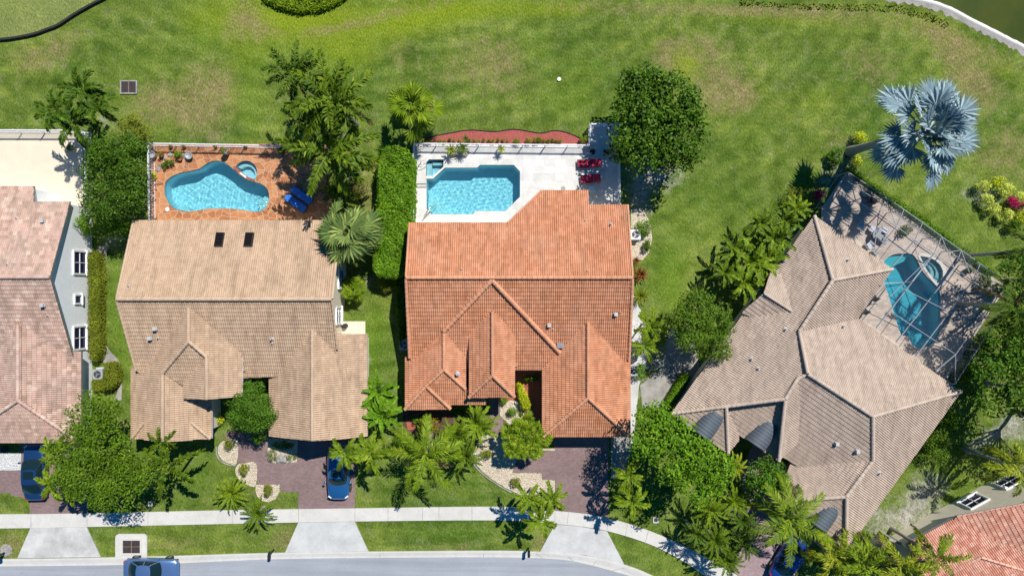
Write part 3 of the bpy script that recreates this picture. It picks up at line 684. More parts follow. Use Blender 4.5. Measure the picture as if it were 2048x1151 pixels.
# lake with its pale bank liner
lp = [P2(*p) for p in LAKE]
lp2 = lp+[(1400, 40), (1400, 1400), (40, 1400)]
m = MB(); m.add([(x, y, -.35) for x, y in lp2], [tuple(range(len(lp2)))])
o = m.build('lake', [M['lake']]); tag(o, 'dark olive green lake at the top right corner', 'lake', kind='structure')
m = MB(); v = []; f = []
rng = random.Random(3)
for i, (x, y) in enumerate(LAKE):
    a = P(x, y); j = min(max(i, 1), len(LAKE)-2)
    d = (P(*LAKE[j+1])-P(*LAKE[j-1])).normalized(); nn = Vector((-d.y, d.x, 0))
    w = .10+.07*rng.random()
    for t, z in ((-.20, .03), (-.10, .10), (-.02, .12), (w, .05), (w+.05, -.6)):
        v.append(a+nn*t+Vector((0, 0, z)))
for i in range(len(LAKE)-1):
    for j in range(4): f.append((i*5+j, i*5+j+1, (i+1)*5+j+1, (i+1)*5+j))
m.add(v, f); tag(m.build('lake_bank', [M['coping']]), 'white liner bank along the edge of the lake', 'lake bank', kind='structure')
m = MB(); v = []; f = []
for i, (x, y) in enumerate(LAKE):
    a = P(x, y); j = min(max(i, 1), len(LAKE)-2)
    d = (P(*LAKE[j+1])-P(*LAKE[j-1])).normalized(); nn = Vector((-d.y, d.x, 0))
    w = .40+.35*rng.random()
    for t, z in ((-w, .012), (-.3, .02), (.2, .02)): v.append(a+nn*t+Vector((0, 0, z)))
for i in range(len(LAKE)-1):
    for j in range(2): f.append((i*3+j, i*3+j+1, (i+1)*3+j+1, (i+1)*3+j))
m.add(v, f); tag(m.build('bank_gravel', [M['pebble_grey']]), 'grey gravel strip behind the lake liner', 'gravel', kind='structure')

# ------------------------------------------------------------------ pools
def pool_basin(name, px_poly, depth, label, cat, rim=None, water_z=-.13, wmat='water', amp=.0011):
    c = np.mean(np.array(px_poly), 0)
    e = empty(name, P(c[0], c[1], 0), label, cat)
    poly = [P2(x, y) for x, y in px_poly]
    n = len(poly)
    area = sum(poly[i][0]*poly[(i+1) % n][1]-poly[(i+1) % n][0]*poly[i][1] for i in range(n))
    if area < 0: poly = poly[::-1]
    # shell
    m = MB(); v = []; f = []
    inn = offset(poly, .12)
    for x, y in poly: v.append((x, y, -.06))
    for x, y in poly: v.append((x, y, -depth+.1))
    for x, y in inn: v.append((x, y, -depth))
    for r in range(2):
        for i in range(n):
            j = (i+1) % n; f.append((r*n+i, (r+1)*n+i, (r+1)*n+j, r*n+j))
    flat = [Vector((x, y, 0)) for x, y in inn]
    tr = tessellate_polygon([flat])
    for a, b, cc in tr:
        s = (flat[b]-flat[a]).cross(flat[cc]-flat[a]).z
        f.append((2*n+a, 2*n+b, 2*n+cc) if s > 0 else (2*n+a, 2*n+cc, 2*n+b))
    m.add(v, f); m.build('basin', [M['plaster']], e)
    m = MB(); v = []; f = []
    il = offset(poly, .012)
    for x, y in il: v.append((x, y, .03))
    for x, y in il: v.append((x, y, -.27))
    for i in range(n):
        j = (i+1) % n; f.append((i, n+i, n+j, j))
    m.add(v, f); m.build('waterline_tile', [M['pool_tile']], e)
    rng = np.random.default_rng(n); PT = np.array(poly); lo = PT.min(0)-.1; hi = PT.max(0)+.1; sp = .045
    X, Y = np.meshgrid(np.arange(lo[0], hi[0]+sp, sp), np.arange(lo[1], hi[1]+sp, sp)); Zw = np.zeros_like(X)
    for i in range(34):
        L = .22+.55*rng.random()**1.6; th = rng.random()*6.2832; kx, ky = 6.2832/L*math.cos(th), 6.2832/L*math.sin(th)
        Zw += amp*L*np.sin(kx*X+ky*Y+.5*np.sin(.9*X*rng.random()+1.1*Y)+rng.random()*6.28)
    idx = np.arange(X.size).reshape(X.shape); F = np.stack([idx[:-1, :-1], idx[:-1, 1:], idx[1:, 1:], idx[1:, :-1]], -1).reshape(-1, 4)
    F = F[inside(offset(poly, -.07), X.ravel()[F].mean(1), Y.ravel()[F].mean(1))]
    off = origin(e); us, F = np.unique(F, return_inverse=True); F = F.reshape(-1, 4)
    V = np.column_stack([X.ravel()[us]-off.x, Y.ravel()[us]-off.y, Zw.ravel()[us]+water_z])
    o = link('water', npmesh('water', V, F, M[wmat], smooth=True), e)
    o.cycles.is_caustics_caster = True
    return e, poly
sheet('pool_deck', [(303, 288), (650, 288), (672, 330), (662, 446), (303, 446)], .06, M['flagstone'], 'orange flagstone pool deck with pale joints', 'pool deck', holes=[POOL_B, SPA_B], z0=-.2)
sheet('pool_deck', [(828, 288), (1179, 288), (1179, 246), (1240, 246), (1242, 440), (1100, 470), (828, 452)], .06, M['travertine'], 'pale travertine pool deck behind the terracotta house', 'pool deck', holes=[POOL_C, SPA_C], z0=-.2)
sheet('pool_deck', [(1642, 418), (1690, 346), (2012, 573), (1893, 757), (1860, 800), (1700, 740), (1640, 600)], .06, M['deck_tan'], 'tan paved pool deck under the screen cage', 'pool deck', holes=[POOL_D, SPA_D], z0=-.2)
eB, _ = pool_basin('swimming_pool', POOL_B, 1.75, 'kidney shaped turquoise pool set in orange flagstone', 'swimming pool')
eSB, _ = pool_basin('spa_pool', SPA_B, 1.0, 'small round spa beside the kidney shaped pool', 'spa', wmat='water_spa')
eC, _ = pool_basin('swimming_pool', POOL_C, 1.75, 'angular turquoise pool in pale travertine', 'swimming pool')
eSC, _ = pool_basin('spa_pool', SPA_C, 1.0, 'small square spa at the corner of the angular pool', 'spa', wmat='water_spa')
eD, _ = pool_basin('swimming_pool', POOL_D, 2.0, 'deep teal curved pool under the screen cage', 'swimming pool', wmat='water_deep', amp=.0003)
eSD, _ = pool_basin('spa_pool', SPA_D, 1.0, 'half round spa with pale steps under the screen cage', 'spa', wmat='water_spa')
def step(parent, px_poly, z0, z1, name='step', mat='pool_step'):
    m = MB(); m.prism([P2(*p) for p in px_poly], z0, z1); return m.build(name, [M[mat]], parent)
def clipseg(poly, q):        # keep pool steps inside the outline
    return [p for p in q]
# kidney pool: corner steps at right, bench at lower left
for r, z in ((128, -1.2), (100, -.9), (72, -.55)):
    c = (1590, 900)
    a = K1([(c[0]-r*1.35*math.cos(t), c[1]-r*1.35*math.sin(t)) for t in np.linspace(R(-62), R(78), 12)]+[(1578, 745), (1578, 850), (1540, 920), (1480, 962)])
    a = [p for p in a if bool(inside(offset(POOL_B, 1.2), np.array([p[0]]), np.array([p[1]]))[0])]
    if len(a) > 3: step(eB, a, -1.7, z)
a = K1([(392, 935), (410, 918), (450, 906), (490, 910), (530, 930), (556, 968), (520, 972), (450, 958)]); step(eB, a, -1.7, -.4, 'bench')
a = K1([(1290+112*math.cos(t), 478-112*math.sin(t)) for t in np.linspace(R(-30), R(140), 14)]+[(1225, 470), (1300, 525)])
ring = K1([(1290+142*math.cos(t), 478-142*math.sin(t)) for t in np.linspace(R(-36), R(148), 16)])+K1([(1290+96*math.cos(t), 488-96*math.sin(t)) for t in np.linspace(R(140), R(-25), 16)])
step(eSB, ring, -.95, -.42, 'bench')
ring = K1([(1180, 440), (1230, 500), (1300, 520), (1390, 545), (1330, 552), (1215, 478)]); 
m = MB(); m.prism([P2(*p) for p in K1([(1128, 408), (1150, 396), (1215, 462), (1300, 526), (1400, 575), (1385, 600), (1290, 560), (1200, 500)])], -.3, .10); m.build('spillway', [M['brick']], eSB)
m = MB(); m.prism([P2(*p) for p in K1([(1210, 490), (1228, 476), (1305, 530), (1296, 556)])], -.3, .115); m.build('spillway_slab', [M['coping']], eSB)
# travertine pool: steps at lower left, spa wall
for d, z in ((34, -1.1), (24, -.8), (13, -.5)):
    step(eC, [(854.5, 418-d), (854.5, 417), (864.5, 427.5), (866+d, 427.5), (862+d*.6, 421-d*.5)], -1.7, z)
m = MB(); m.prism([P2(*p) for p in [(852.6, 352.3), (866.2, 352.3), (887.3, 334), (890, 335.2), (866.4, 357.6), (852.6, 357.6)]], -.4, .115); m.build('spillway', [M['coping']], eSC)
step(eSC, [(853, 350.5), (853, 326), (863, 326), (863, 350.5)], -.95, -.45, 'bench'); step(eSC, [(864, 324), (886, 324), (886, 329), (864, 329)], -.95, -.45, 'bench')
# caged pool
step(eD, [(1769, 524), (1781, 512.5), (1799, 508.5), (1818, 510), (1812, 522), (1795, 530), (1775, 540), (1764, 545)], -1.9, -.35, 'sun_shelf')
for r, z in ((1.0, -.75), (.72, -.5)):
    c = (1862, 540)
for r0, r1, z in ((.98, .74, -.35), (.72, .5, -.62)):
    c = np.array([1853, 540.])
    out = [tuple(c+(np.array(p)-c)*r0) for p in SPA_D[2:9]]; inn_ = [tuple(c+(np.array(p)-c)*r1) for p in SPA_D[2:9]]
    step(eSD, out+inn_[::-1], -.95, z, 'step')
m = MB(); m.prism([P2(*p) for p in [(1834, 511), (1838.5, 511.5), (1850.5, 537), (1864.5, 556.5), (1874, 567), (1875, 575), (1862, 561), (1847, 540)]], -.3, .11); m.build('spillway', [M['coping']], eSD)
m = MB()
o_ = [P2(*p) for p in [(1836, 506), (1848, 506), (1862, 509), (1876, 517), (1887, 529), (1892, 543), (1891, 556), (1885, 568), (1877, 578)]]
i_ = [P2(*p) for p in [(1837.5, 511.6), (1846, 512.6), (1856, 514.6), (1868.3, 519.6), (1878.4, 528.8), (1884.4, 541), (1884.4, 553), (1879.4, 564.2), (1874.5, 567)]]
m.prism(o_+i_[::-1], .055, .10); m.build('coping', [M['coping']], eSD)

for e_ in (eB, eSB, eC, eSC, eD, eSD):
    for o_ in e_.children:
        if not o_.name.startswith('water') or o_.name.startswith('waterline'): o_.cycles.is_caustics_receiver = True

# ------------------------------------------------------------------ tiled roofs and houses
CAMC = Vector((0, 0, H))
RIB, COURSE, STEP, AMP = .165, .335, .046, .038
class House:
    def __init__(s, name, label, base_px, tile, wall, fascia='stucco_cream'):
        s.e = empty(name, P(*base_px, 0), label, 'house'); s.tile = tile; s.wall = wall; s.fas = fascia
        s.pl = {}; s.V = []; s.F = []; s.A = []; s.n = 0; s.fm = MB(); s.polys = []
        s.cv = MB(); s.caps = []; s.rng = np.random.default_rng(abs(hash(label)) % 1000 if False else sum(map(ord, label)))
    def plane(s, name, p, az, pitch=None, thru=None):
        d = Vector((math.sin(R(az)), math.cos(R(az)))); a = P(*p) if not isinstance(p, Vector) else p
        if pitch is None:
            b = P(*thru); pitch = (a.z-b.z)/((b.xy-a.xy).dot(d))
        s.pl[name] = (a.copy(), d, pitch)
    def z(s, name, x, y):
        a, d, p = s.pl[name]; return a.z-p*((x-a.x)*d.x+(y-a.y)*d.y)
    def at(s, name, px, py):
        a, d, p = s.pl[name]; g = P(px, py, 0)
        t = (H-a.z-p*(a.x*d.x+a.y*d.y))/(H-p*(g.x*d.x+g.y*d.y))
        return Vector((t*g.x, t*g.y, H*(1-t)))
    def zat(s, name, px, py): return s.at(name, px, py).z
    def face(s, name, poly):
        a, d, p = s.pl[name]
        W = [s.at(name, *q) for q in poly]
        s.polys.append((name, [(w.x, w.y) for w in W]))
        u2 = Vector((-d.y, d.x))
        PX = np.array([[w.x, w.y] for w in W])
        dv = np.array([d.x, d.y]); uv = np.array([u2.x, u2.y])
        r = PX@dv; u = PX@uv
        c = COURSE/math.sqrt(1+p*p)
        # eave: most common low edge
        re = r.max(); nc = int(math.ceil((re-r.min())/c)); seg = RIB/4
        u0 = math.floor(u.min()/RIB)*RIB; nu = int(math.ceil((u.max()-u0)/seg))+1
        prof = np.array([-1.1, .55, 1.0, .55])*AMP
        pp = [(float(x), float(y)) for x, y in PX]
        def emit(ua, ub, ra, rb, pa, pb, sa, sb, til):
            """strips of quads; arrays"""
            def pt(uu, rr, off):
                x = uu*uv[0]+rr*dv[0]; y = uu*uv[1]+rr*dv[1]
                z = a.z-p*(rr-(a.x*dv[0]+a.y*dv[1]))+off
                return np.stack([x, y, z], -1)
            q = np.stack([pt(ua, ra, pa+sa), pt(ub, ra, pb+sa), pt(ub, rb, pb+sb), pt(ua, rb, pa+sb)], 1)
            k = len(q); s.V.append(q.reshape(-1, 3)); s.F.append(np.arange(k*4).reshape(-1, 4)+s.n); s.n += 4*k; s.A.append(til)
        I, K = np.meshgrid(np.arange(nu), np.arange(nc), indexing='ij'); I = I.ravel(); K = K.ravel()
        ua = u0+I*seg; ub = ua+seg; rb = re-K*c; ra = rb-c
        pa = prof[I % 4]; pb = prof[(I+1) % 4]
        th = s.rng.random((nu//8+2, nc+1)); stg = (K % 2)*4
        til = th[(I+stg)//8, K]
        def ins(uu, rr): return inside(pp, uu*uv[0]+rr*dv[0], uu*uv[1]+rr*dv[1])
        m4 = [ins(x, y) for x in (ua, ub) for y in (ra, rb-1e-4)]
        full = m4[0] & m4[1] & m4[2] & m4[3]
        part = (m4[0] | m4[1] | m4[2] | m4[3] | ins((ua+ub)/2, (ra+rb)/2)) & ~full
        z0 = np.zeros_like(ua)
        f = full
        emit(ua[f], ub[f], ra[f], rb[f], pa[f], pb[f], z0[f], z0[f]+STEP, til[f])
        emit(ua[f], ub[f], rb[f], rb[f]+1e-3, pa[f], pb[f], z0[f]+STEP, z0[f]-.004, til[f])
        NS = 8
        for i in range(2):
            for j in range(NS):
                xa = ua[part]+(ub-ua)[part]*i/2; xb = ua[part]+(ub-ua)[part]*(i+1)/2
                ya = ra[part]+c*j/NS; yb = ra[part]+c*(j+1)/NS
                k = ins((xa+xb)/2, (ya+yb)/2)
                if not k.any(): continue
                qa = pa[part]+(pb-pa)[part]*i/2; qb = pa[part]+(pb-pa)[part]*(i+1)/2
                emit(xa[k], xb[k], ya[k], yb[k], qa[k], qb[k], np.full(k.sum(), STEP*j/NS), np.full(k.sum(), STEP*(j+1)/NS), til[part][k])
        # soffit and fascia
        W2 = [(w.x, w.y, w.z-.17) for w in W]; W1 = [(w.x, w.y, w.z-.004) for w in W]
        n = len(W)
        s.fm.add(W1+W2, [tuple(range(n, 2*n))]+[(i, (i+1) % n, n+(i+1) % n, n+i) for i in range(n)])
    def cap(s, name, *line, r=.15, name2=None, lift=.06):
        pts_ = [s.at(name, *q) for q in line]
        if name2: 
            p2 = [s.at(name2, *q) for q in line]
            pts_ = [a if a.z > b.z else b for a, b in zip(pts_, p2)]
        cv = MB(); s.caps.append(cv)
        for a, b in zip(pts_[:-1], pts_[1:]):
            L = (b-a).length; k = max(1, int(round(L/.4)))
            lo, hi = (a, b) if a.z <= b.z else (b, a)
            up = Vector((0, 0, lift))
            for i in range(k):
                p = lo.lerp(hi, i/k)+up+Vector((0, 0, .02)); q = lo.lerp(hi, (i+1.12)/k if i < k-1 else 1)+up
                cv.tube([p, q], [r, r*.84], 10)
    def build_roof(s):
        V = np.concatenate(s.V); F = np.concatenate(s.F); A = np.concatenate(s.A)
        o = origin(s.e); V = V-np.array([o.x, o.y, o.z])
        me = npmesh('roof', V, F, M[s.tile], attrs={'tile': ('FACE', A)})
        s.roof = link('roof', me, s.e)
        s.fm.build('fascia', [M[s.fas]], s.roof)
        for cv in s.caps:
            c = cv.build('ridge_cap', [M[s.tile]], s.roof)
            at = c.data.attributes.new('tile', 'FLOAT', 'FACE')
            at.data.foreach_set('value', (.75+.25*np.repeat(s.rng.random(len(c.data.polygons)//12+1), 12)[:len(c.data.polygons)]).astype(np.float32))
    def top_z(s, x, y):
        zz = [s.z(n, x, y) for n, pl in s.polys if bool(inside(pl, np.array([x]), np.array([y]))[0])]
        return max(zz) if zz else None
    def walls(s, fp, inset=.42, z=3.0, world=False):
        poly = fp if world else [P2(x, y, z if len(q) == 0 else q[0]) for x, y, *q in fp]
        if inset: poly = offset(poly, inset)
        n = len(poly); v = []; f = []
        for i in range(n):
            a = Vector(poly[i]); b = Vector(poly[(i+1) % n]); L = (b-a).length; k = max(1, int(L/.35))
            prev = 2.7
            for j in range(k):
                p = a.lerp(b, j/k); q = a.lerp(b, (j+1)/k)
                zz = []
                for w in (p, q):
                    t = s.top_z(w.x, w.y); 
                    if t is None: t = prev
                    else: prev = t
                    zz.append(max(.5, t-.13))
                c = len(v); v += [(p.x, p.y, -.1), (q.x, q.y, -.1), (q.x, q.y, zz[1]), (p.x, p.y, zz[0])]; f.append((c, c+1, c+2, c+3))
        m = MB(); m.add(v, f); s.wallobj = m.build('wall', [M[s.wall]], s.e); s.fp = poly
    def pipe(s, name, px, py, r=.055, h=.38, box=False):
        p = s.at(name, px, py); m = MB()
        if box:
            m.box(p+Vector((0, 0, .06)), (.27, .27, .16)); m.box(p+Vector((0, 0, .2)), (.2, .2, .18)); m.box(p+Vector((0, 0, .3)), (.27, .27, .04))
        else:
            m.lathe([(r*2.6, -.05), (r*2.4, .05), (r*1.2, .12), (r, .14), (r, h), (r*.8, h), (r*.8, h-.05)], p, 10)
        m.build('vent_pipe' if not box else 'roof_vent', [M['lead']], s.roof)
    def wallx(s, y, guess):
        xs = []
        for i in range(len(s.fp)):
            (x0, y0), (x1, y1) = s.fp[i], s.fp[(i+1) % len(s.fp)]
            if (y0 > y) != (y1 > y): xs.append(x0+(x1-x0)*(y-y0)/(y1-y0))
        return min(xs, key=lambda v: abs(v-guess))
    def window(s, x, y, z, az, w, h, cols=2, rows=2, arch=False):
        """x,y on the wall face; az the direction it looks"""
        e = Vector((math.sin(R(az)), math.cos(R(az)), 0)); t = Vector((-e.y, e.x, 0)); c = Vector((x, y, z)); up = Vector((0, 0, 1))
        m = MB()
        for sg in (-1, 1):
            m.beam(c+t*(sg*(w/2+.05))-up*(h/2+.1)+e*.05, c+t*(sg*(w/2+.05))+up*(h/2+.1)+e*.05, .14, .14)
        m.beam(c-t*(w/2)+up*(h/2+.06)+e*.05, c+t*(w/2)+up*(h/2+.06)+e*.05, .136, .13)
        m.beam(c-t*(w/2+.18)-up*(h/2+.07)+e*.09, c+t*(w/2+.18)-up*(h/2+.07)+e*.09, .22, .12)
        for i in range(1, cols): m.beam(c+t*(w*(i/cols-.5))-up*h/2+e*.05, c+t*(w*(i/cols-.5))+up*h/2+e*.05, .05, .05)
        for i in range(1, rows): m.beam(c-t*w/2+up*(h*(i/rows-.5))+e*.052, c+t*w/2+up*(h*(i/rows-.5))+e*.052, .05, .046)
        f = m.build('window', [M['white_paint']], s.e)
        m = MB(); q = [c+e*.02+t*(i*w/2)+up*(j*h/2) for i, j in ((-1, -1), (1, -1), (1, 1), (-1, 1))]
        m.add(q, [(0, 1, 2, 3)]); m.build('pane', [M['glass']], f)
    def garage(s, x, y, az, w=4.6, h=2.15):
        e = Vector((math.sin(R(az)), math.cos(R(az)), 0)); t = Vector((-e.y, e.x, 0)); m = MB()
        for i in range(4):
            z = h/4*(i+.5); m.beam(Vector((x, y, z))-t*w/2+e*.03, Vector((x, y, z))+t*w/2+e*.03, .06, h/4-.02)
        m.build('garage_door', [M['door']], s.e)

# ---- pink variegated roof at the left edge
A = House('house', 'house at the left edge with patchwork pink tiles and pale grey side wall', (60, 620), 'tile_pink', 'stucco_white', 'grey_metal')
A.plane('n', (100, 554, 5.7), 0, .40); A.plane('s', (100, 554, 5.7), 180, .43)
zr = A.zat('s', 37, 645)
A.plane('e', (37, 700, zr), 90, thru=(163, 790, 2.7)); A.plane('w', (37, 700, zr), 270, A.pl['e'][2]); A.plane('h', (37, 800, zr), 180, thru=(37, 885, 2.65))
A.face('n', [(-260, 372), (68, 372), (68, 403), (140, 403), (100, 554), (-260, 554)])
A.face('s', [(-260, 554), (100, 554), (147, 716), (120, 740), (-260, 740)])
A.face('e', [(37, 645), (145, 700), (163, 703), (163, 885), (37, 800)])
A.face('w', [(37, 645), (37, 800), (-90, 885), (-90, 703)])
A.face('h', [(37, 800), (163, 885), (-90, 885)])
A.cap('n', (-200, 554), (100, 554)); A.cap('e', (37, 648), (37, 800)); A.cap('h', (37, 800), (162, 884)); A.cap('h', (37, 800), (-88, 884))
A.build_roof()
A.walls([(-260, 374), (68, 374), (68, 405), (141, 405), (141, 720), (141, 880), (-260, 880)], .12, 3.0)
xw = A.fp[3][0]
A.window(xw, P(160, 525, 1.7).y, 1.72, 90, 1.75, 1.5); A.window(xw, P(157, 598, 1.9).y, 1.95, 90, .6, .75, 1, 1); A.window(xw, P(160, 675, 1.7).y, 1.72, 90, 1.75, 1.5)
for q in ((88, 442), ): A.pipe('n', *q, box=True)
A.pipe('s', 88, 610, box=True)
for q in ((34, 436), (16, 528)): A.pipe('n', *q, r=.04, h=.2)
A.pipe('s', 96, 630, r=.04, h=.2)

# ---- tan roofed house
B = House('house', 'tan tiled house with two small skylights left of the terracotta one', (480, 650), 'tile_tan', 'stucco_beige', 'white_paint')
B.plane('n', (400, 597, 6.0), 0, .39); B.plane('s', (400, 597, 6.0), 180, .45)
B.face('n', [(268, 440), (682, 440), (665, 598), (233, 598)])
B.face('s', [(233, 598), (665, 598), (675.5, 698), (640, 750), (470, 756), (300, 760), (273, 741)])
za = B.zat('s', 378, 614)
B.plane('w', (378, 650, za), 270, thru=(262, 800, 2.7)); B.plane('e', (378, 650, za), 90, B.pl['w'][2])
B.plane('t', (378, 682, za), 180, B.pl['w'][2])
B.face('w', [(378, 614), (378, 682), (326, 745), (326, 881), (288, 879), (288, 877), (262, 876), (262, 738)])
B.face('e', [(378, 614), (484, 690), (485, 752), (484, 792), (414, 798), (414, 713), (378, 682)])
B.face('t', [(378, 682), (414, 713), (414, 740), (372, 775), (326, 745)])
zl = B.zat('w', 326, 780); B.plane('le', (326, 800, zl), 90, thru=(424, 840, 2.7))
B.face('le', [(326, 745), (372, 768), (424, 772), (424, 876), (384, 878), (384, 880.5), (326, 882.5)])
zq = B.zat('e', 414, 760); B.plane('rw', (414, 760, zq), 270, B.pl['w'][2])
B.face('rw', [(414, 713), (414, 799), (367, 796.5), (367, 766)])
for nm, tri, cp in (('k1', [(287, 846), (288, 877.5), (263, 877.5)], ((287, 845), (264, 876))), ('k2', [(385, 846), (422, 877), (385, 877.5)], ((385, 845), (422, 876)))):
    src = 'w' if nm == 'k1' else 'le'
    B.plane(nm, B.at(src, *tri[0])+Vector((0, 0, .03)), 180, .30); B.face(nm, tri); B.cap(nm, *cp)
zg = B.zat('s', 625, 657)
B.plane('ge', (625, 700, zg), 90, thru=(735, 780, 2.75)); B.plane('gw', (625, 700, zg), 270, thru=(538, 800, 2.75))
B.face('ge', [(625, 656), (660, 667), (735, 667.5), (735, 872), (690, 877), (625, 881)])
B.face('gw', [(625, 656), (625, 881), (580, 876), (538, 872), (538, 742)])
B.cap('n', (234, 598), (664, 598), r=.15); B.cap('w', (378, 616), (378, 682), name2='e'); B.cap('t', (378, 682), (326, 745), name2='w'); B.cap('t', (378, 682), (414, 713), name2='e')
B.cap('w', (326, 745), (326, 881), name2='le'); B.cap('e', (414, 713), (414, 798), name2='rw'); B.cap('ge', (625, 658), (625, 880), name2='gw')
B.cap('s', (234, 600), (273, 740), r=.1); B.cap('s', (664, 600), (675, 697), r=.1); B.cap('n', (268, 441), (234, 597), r=.1); B.cap('n', (681, 441), (665, 597), r=.1)
B.build_roof()
B.walls([(268, 441, 3.6), (682, 441, 3.6), (669, 560, 5.5), (674, 668, 3.6), (735, 669, 2.7), (735, 870, 2.7), (538, 870, 2.7), (538, 748, 2.7), (486, 750, 2.7), (484, 790, 2.7), (424, 796, 2.7), (424, 874, 2.7), (262, 874, 2.7), (270, 738, 3.0), (236, 598, 5.9)], .45)
wx = B.fp[2][0]
B.window(B.wallx(P(680, 557, 2.2).y, wx), P(680, 557, 2.2).y, 1.9, 90, 1.45, 1.5); B.window(B.wallx(P(679, 631, 2.2).y, wx), P(679, 631, 2.2).y, 1.9, 90, 1.2, 1.5)
g = P(640, 872, 2.7); B.garage(g.x, B.fp[5][1], 180)
for px_, py_ in ((440, 480), (498.5, 480)):
    p = B.at('n', px_, py_); sk = MB(); sl = B.pl['n'][2]; th = math.atan(sl)
    rx = Matrix.Rotation(-th, 3, 'X')
    def bx(c, d):
        mm = MB(); mm.box((0, 0, 0), d); return [rx @ (Vector(v_)+Vector(c))+p for v_ in mm.v], mm.f
    for c, d in (((-.29, 0, .1), (.06, 1.16, .2)), ((.29, 0, .1), (.06, 1.16, .2)), ((0, .55, .1), (.52, .06, .2)), ((0, -.55, .1), (.52, .06, .2))):
        v_, f_ = bx(c, d); sk.add(v_, f_)
    so = sk.build('skylight', [M['dark_metal']], B.roof)
    sk = MB(); v_, f_ = bx((0, 0, .14), (.52, 1.04, .02)); sk.add(v_, f_); o_ = sk.build('skylight_pane', [M['skylight_glass']], B.roof)
for q in ((312, 657), (302, 676)): B.pipe('s', *q, box=True)
B.pipe('s', 317, 675, r=.04, h=.25); B.pipe('s', 545, 677, r=.06, h=.4); B.pipe('s', 545, 686, r=.04, h=.2); B.pipe('n', 258, 571, r=.04, h=.2)

# ---- terracotta roofed house in the middle
C = House('house', 'bright terracotta tiled house in the middle behind the angular pool', (1040, 620), 'tile_terra', 'stucco_cream', 'stucco_cream')
C.plane('n', (1040, 555, 5.6), 0, .40); C.plane('s', (1040, 555, 5.6), 180, .40)
C.face('n', [(818, 445), (1015, 445), (1083, 380), (1177, 380), (1178, 409), (1255, 409), (1266, 556), (811, 556)])
C.face('s', [(811, 556), (1266, 556), (1259, 716), (1200, 760), (1086, 740), (940, 740), (880, 760), (818, 717)])
zl = C.zat('s', 888, 663)
C.plane('lw', (888, 700, zl), 270, thru=(810, 760, 2.7)); C.plane('le', (888, 700, zl), 90, C.pl['lw'][2]); C.plane('ls', (888, 738, zl), 180, thru=(850, 818, 2.65))
C.face('lw', [(888, 661), (888, 738), (852, 772), (810, 819), (810, 714)])
C.face('le', [(888, 661), (932, 716), (932, 778), (888, 738)])
C.face('ls', [(888, 738), (932, 778), (972, 800), (972, 809), (903, 809), (900, 818), (810, 819), (852, 772)])
zt = C.zat('s', 984, 621)+.25
C.plane('tw', (985, 690, zt), 270, thru=(938, 720, 3.75)); C.plane('te', (985, 690, zt), 90, thru=(1030, 720, 3.75)); C.plane('ts', (985, 750, zt), 180, thru=(985, 794, 3.75))
C.face('tw', [(985, 620), (985, 750), (938, 795), (938, 662)])
C.face('te', [(985, 620), (1030, 664), (1030, 794), (985, 750)])
C.face('ts', [(985, 750), (1030, 794), (938, 795)])
zg = C.zat('s', 1176, 644)
C.plane('gw', (1176, 700, zg), 270, thru=(1085, 800, 2.7)); C.plane('ge', (1176, 700, zg), 90, thru=(1261, 800, 2.7)); C.plane('gs', (1176, 795, zg), 180, thru=(1176, 873, 2.65))
C.face('gw', [(1176, 642), (1176, 795), (1086, 873), (1084, 873), (1084, 738)])
C.face('ge', [(1176, 642), (1253, 715), (1261, 716), (1261, 873), (1176, 795)])
C.face('gs', [(1176, 795), (1261, 873), (1086, 873)])
C.cap('n', (812, 555), (1265, 555), r=.15); C.cap('lw', (888, 664), (888, 738), name2='le'); C.cap('ls', (888, 738), (852, 772), (810, 818), name2='lw'); C.cap('ls', (888, 738), (931, 777), name2='le'); C.cap('ls', (853, 772), (901, 817), r=.15)
C.cap('tw', (985, 622), (985, 750), name2='te'); C.cap('ts', (985, 750), (938, 794), name2='tw'); C.cap('ts', (985, 750), (1029, 793), name2='te')
C.cap('gw', (1176, 645), (1176, 795), name2='ge'); C.cap('gs', (1176, 795), (1087, 872), name2='gw'); C.cap('gs', (1176, 795), (1260, 872), name2='ge')
C.cap('s', (984, 560), (888, 662), r=.19, lift=.10); C.cap('s', (984, 560), (1120, 705), r=.19, lift=.10)
C.cap('s', (812, 557), (819, 715), r=.12); C.cap('s', (1265, 557), (1258, 718), r=.12); C.cap('n', (1255, 410), (1265, 554), r=.1); C.cap('n', (819, 446), (812, 554), r=.1); C.cap('n', (1015, 446), (1083, 381), r=.09)
C.build_roof()
C.walls([(818, 447, 3.8), (1016, 447, 3.8), (1084, 382, 2.9), (1176, 382, 2.9), (1177, 411, 3.2), (1255, 411, 3.2), (1264, 556, 5.5), (1261, 715, 2.8), (1261, 871, 2.7), (1084, 871, 2.7), (1084, 742, 2.7), (1030, 742, 2.7), (1030, 790, 3.0), (938, 790, 3.0), (903, 806, 2.7), (810, 816, 2.7), (812, 700, 3.3), (813, 556, 5.5)], .45)
C.garage(P(1172, 873, 2.7).x, C.fp[8][1], 180)
for q in ((1221, 448), ): C.pipe('n', *q, r=.06, h=.4)
for q in ((1231, 628), (1098, 650)): C.pipe('s', *q, box=True)
C.pipe('ls', 915, 747, r=.08, h=.4); C.pipe('n', 1170, 441, r=.035, h=.2); C.pipe('n', 1175, 541, r=.035, h=.2); C.pipe('n', 923, 538, r=.035, h=.2); C.pipe('s', 1240, 624, r=.035, h=.2); C.pipe('s', 1106, 658, r=.035, h=.2)
m = MB(); m.box(C.at('s', 1120, 690)+Vector((0, 0, .12)), (.5, .4, .25)); m.build('flashing', [M['grey_metal']], C.roof)

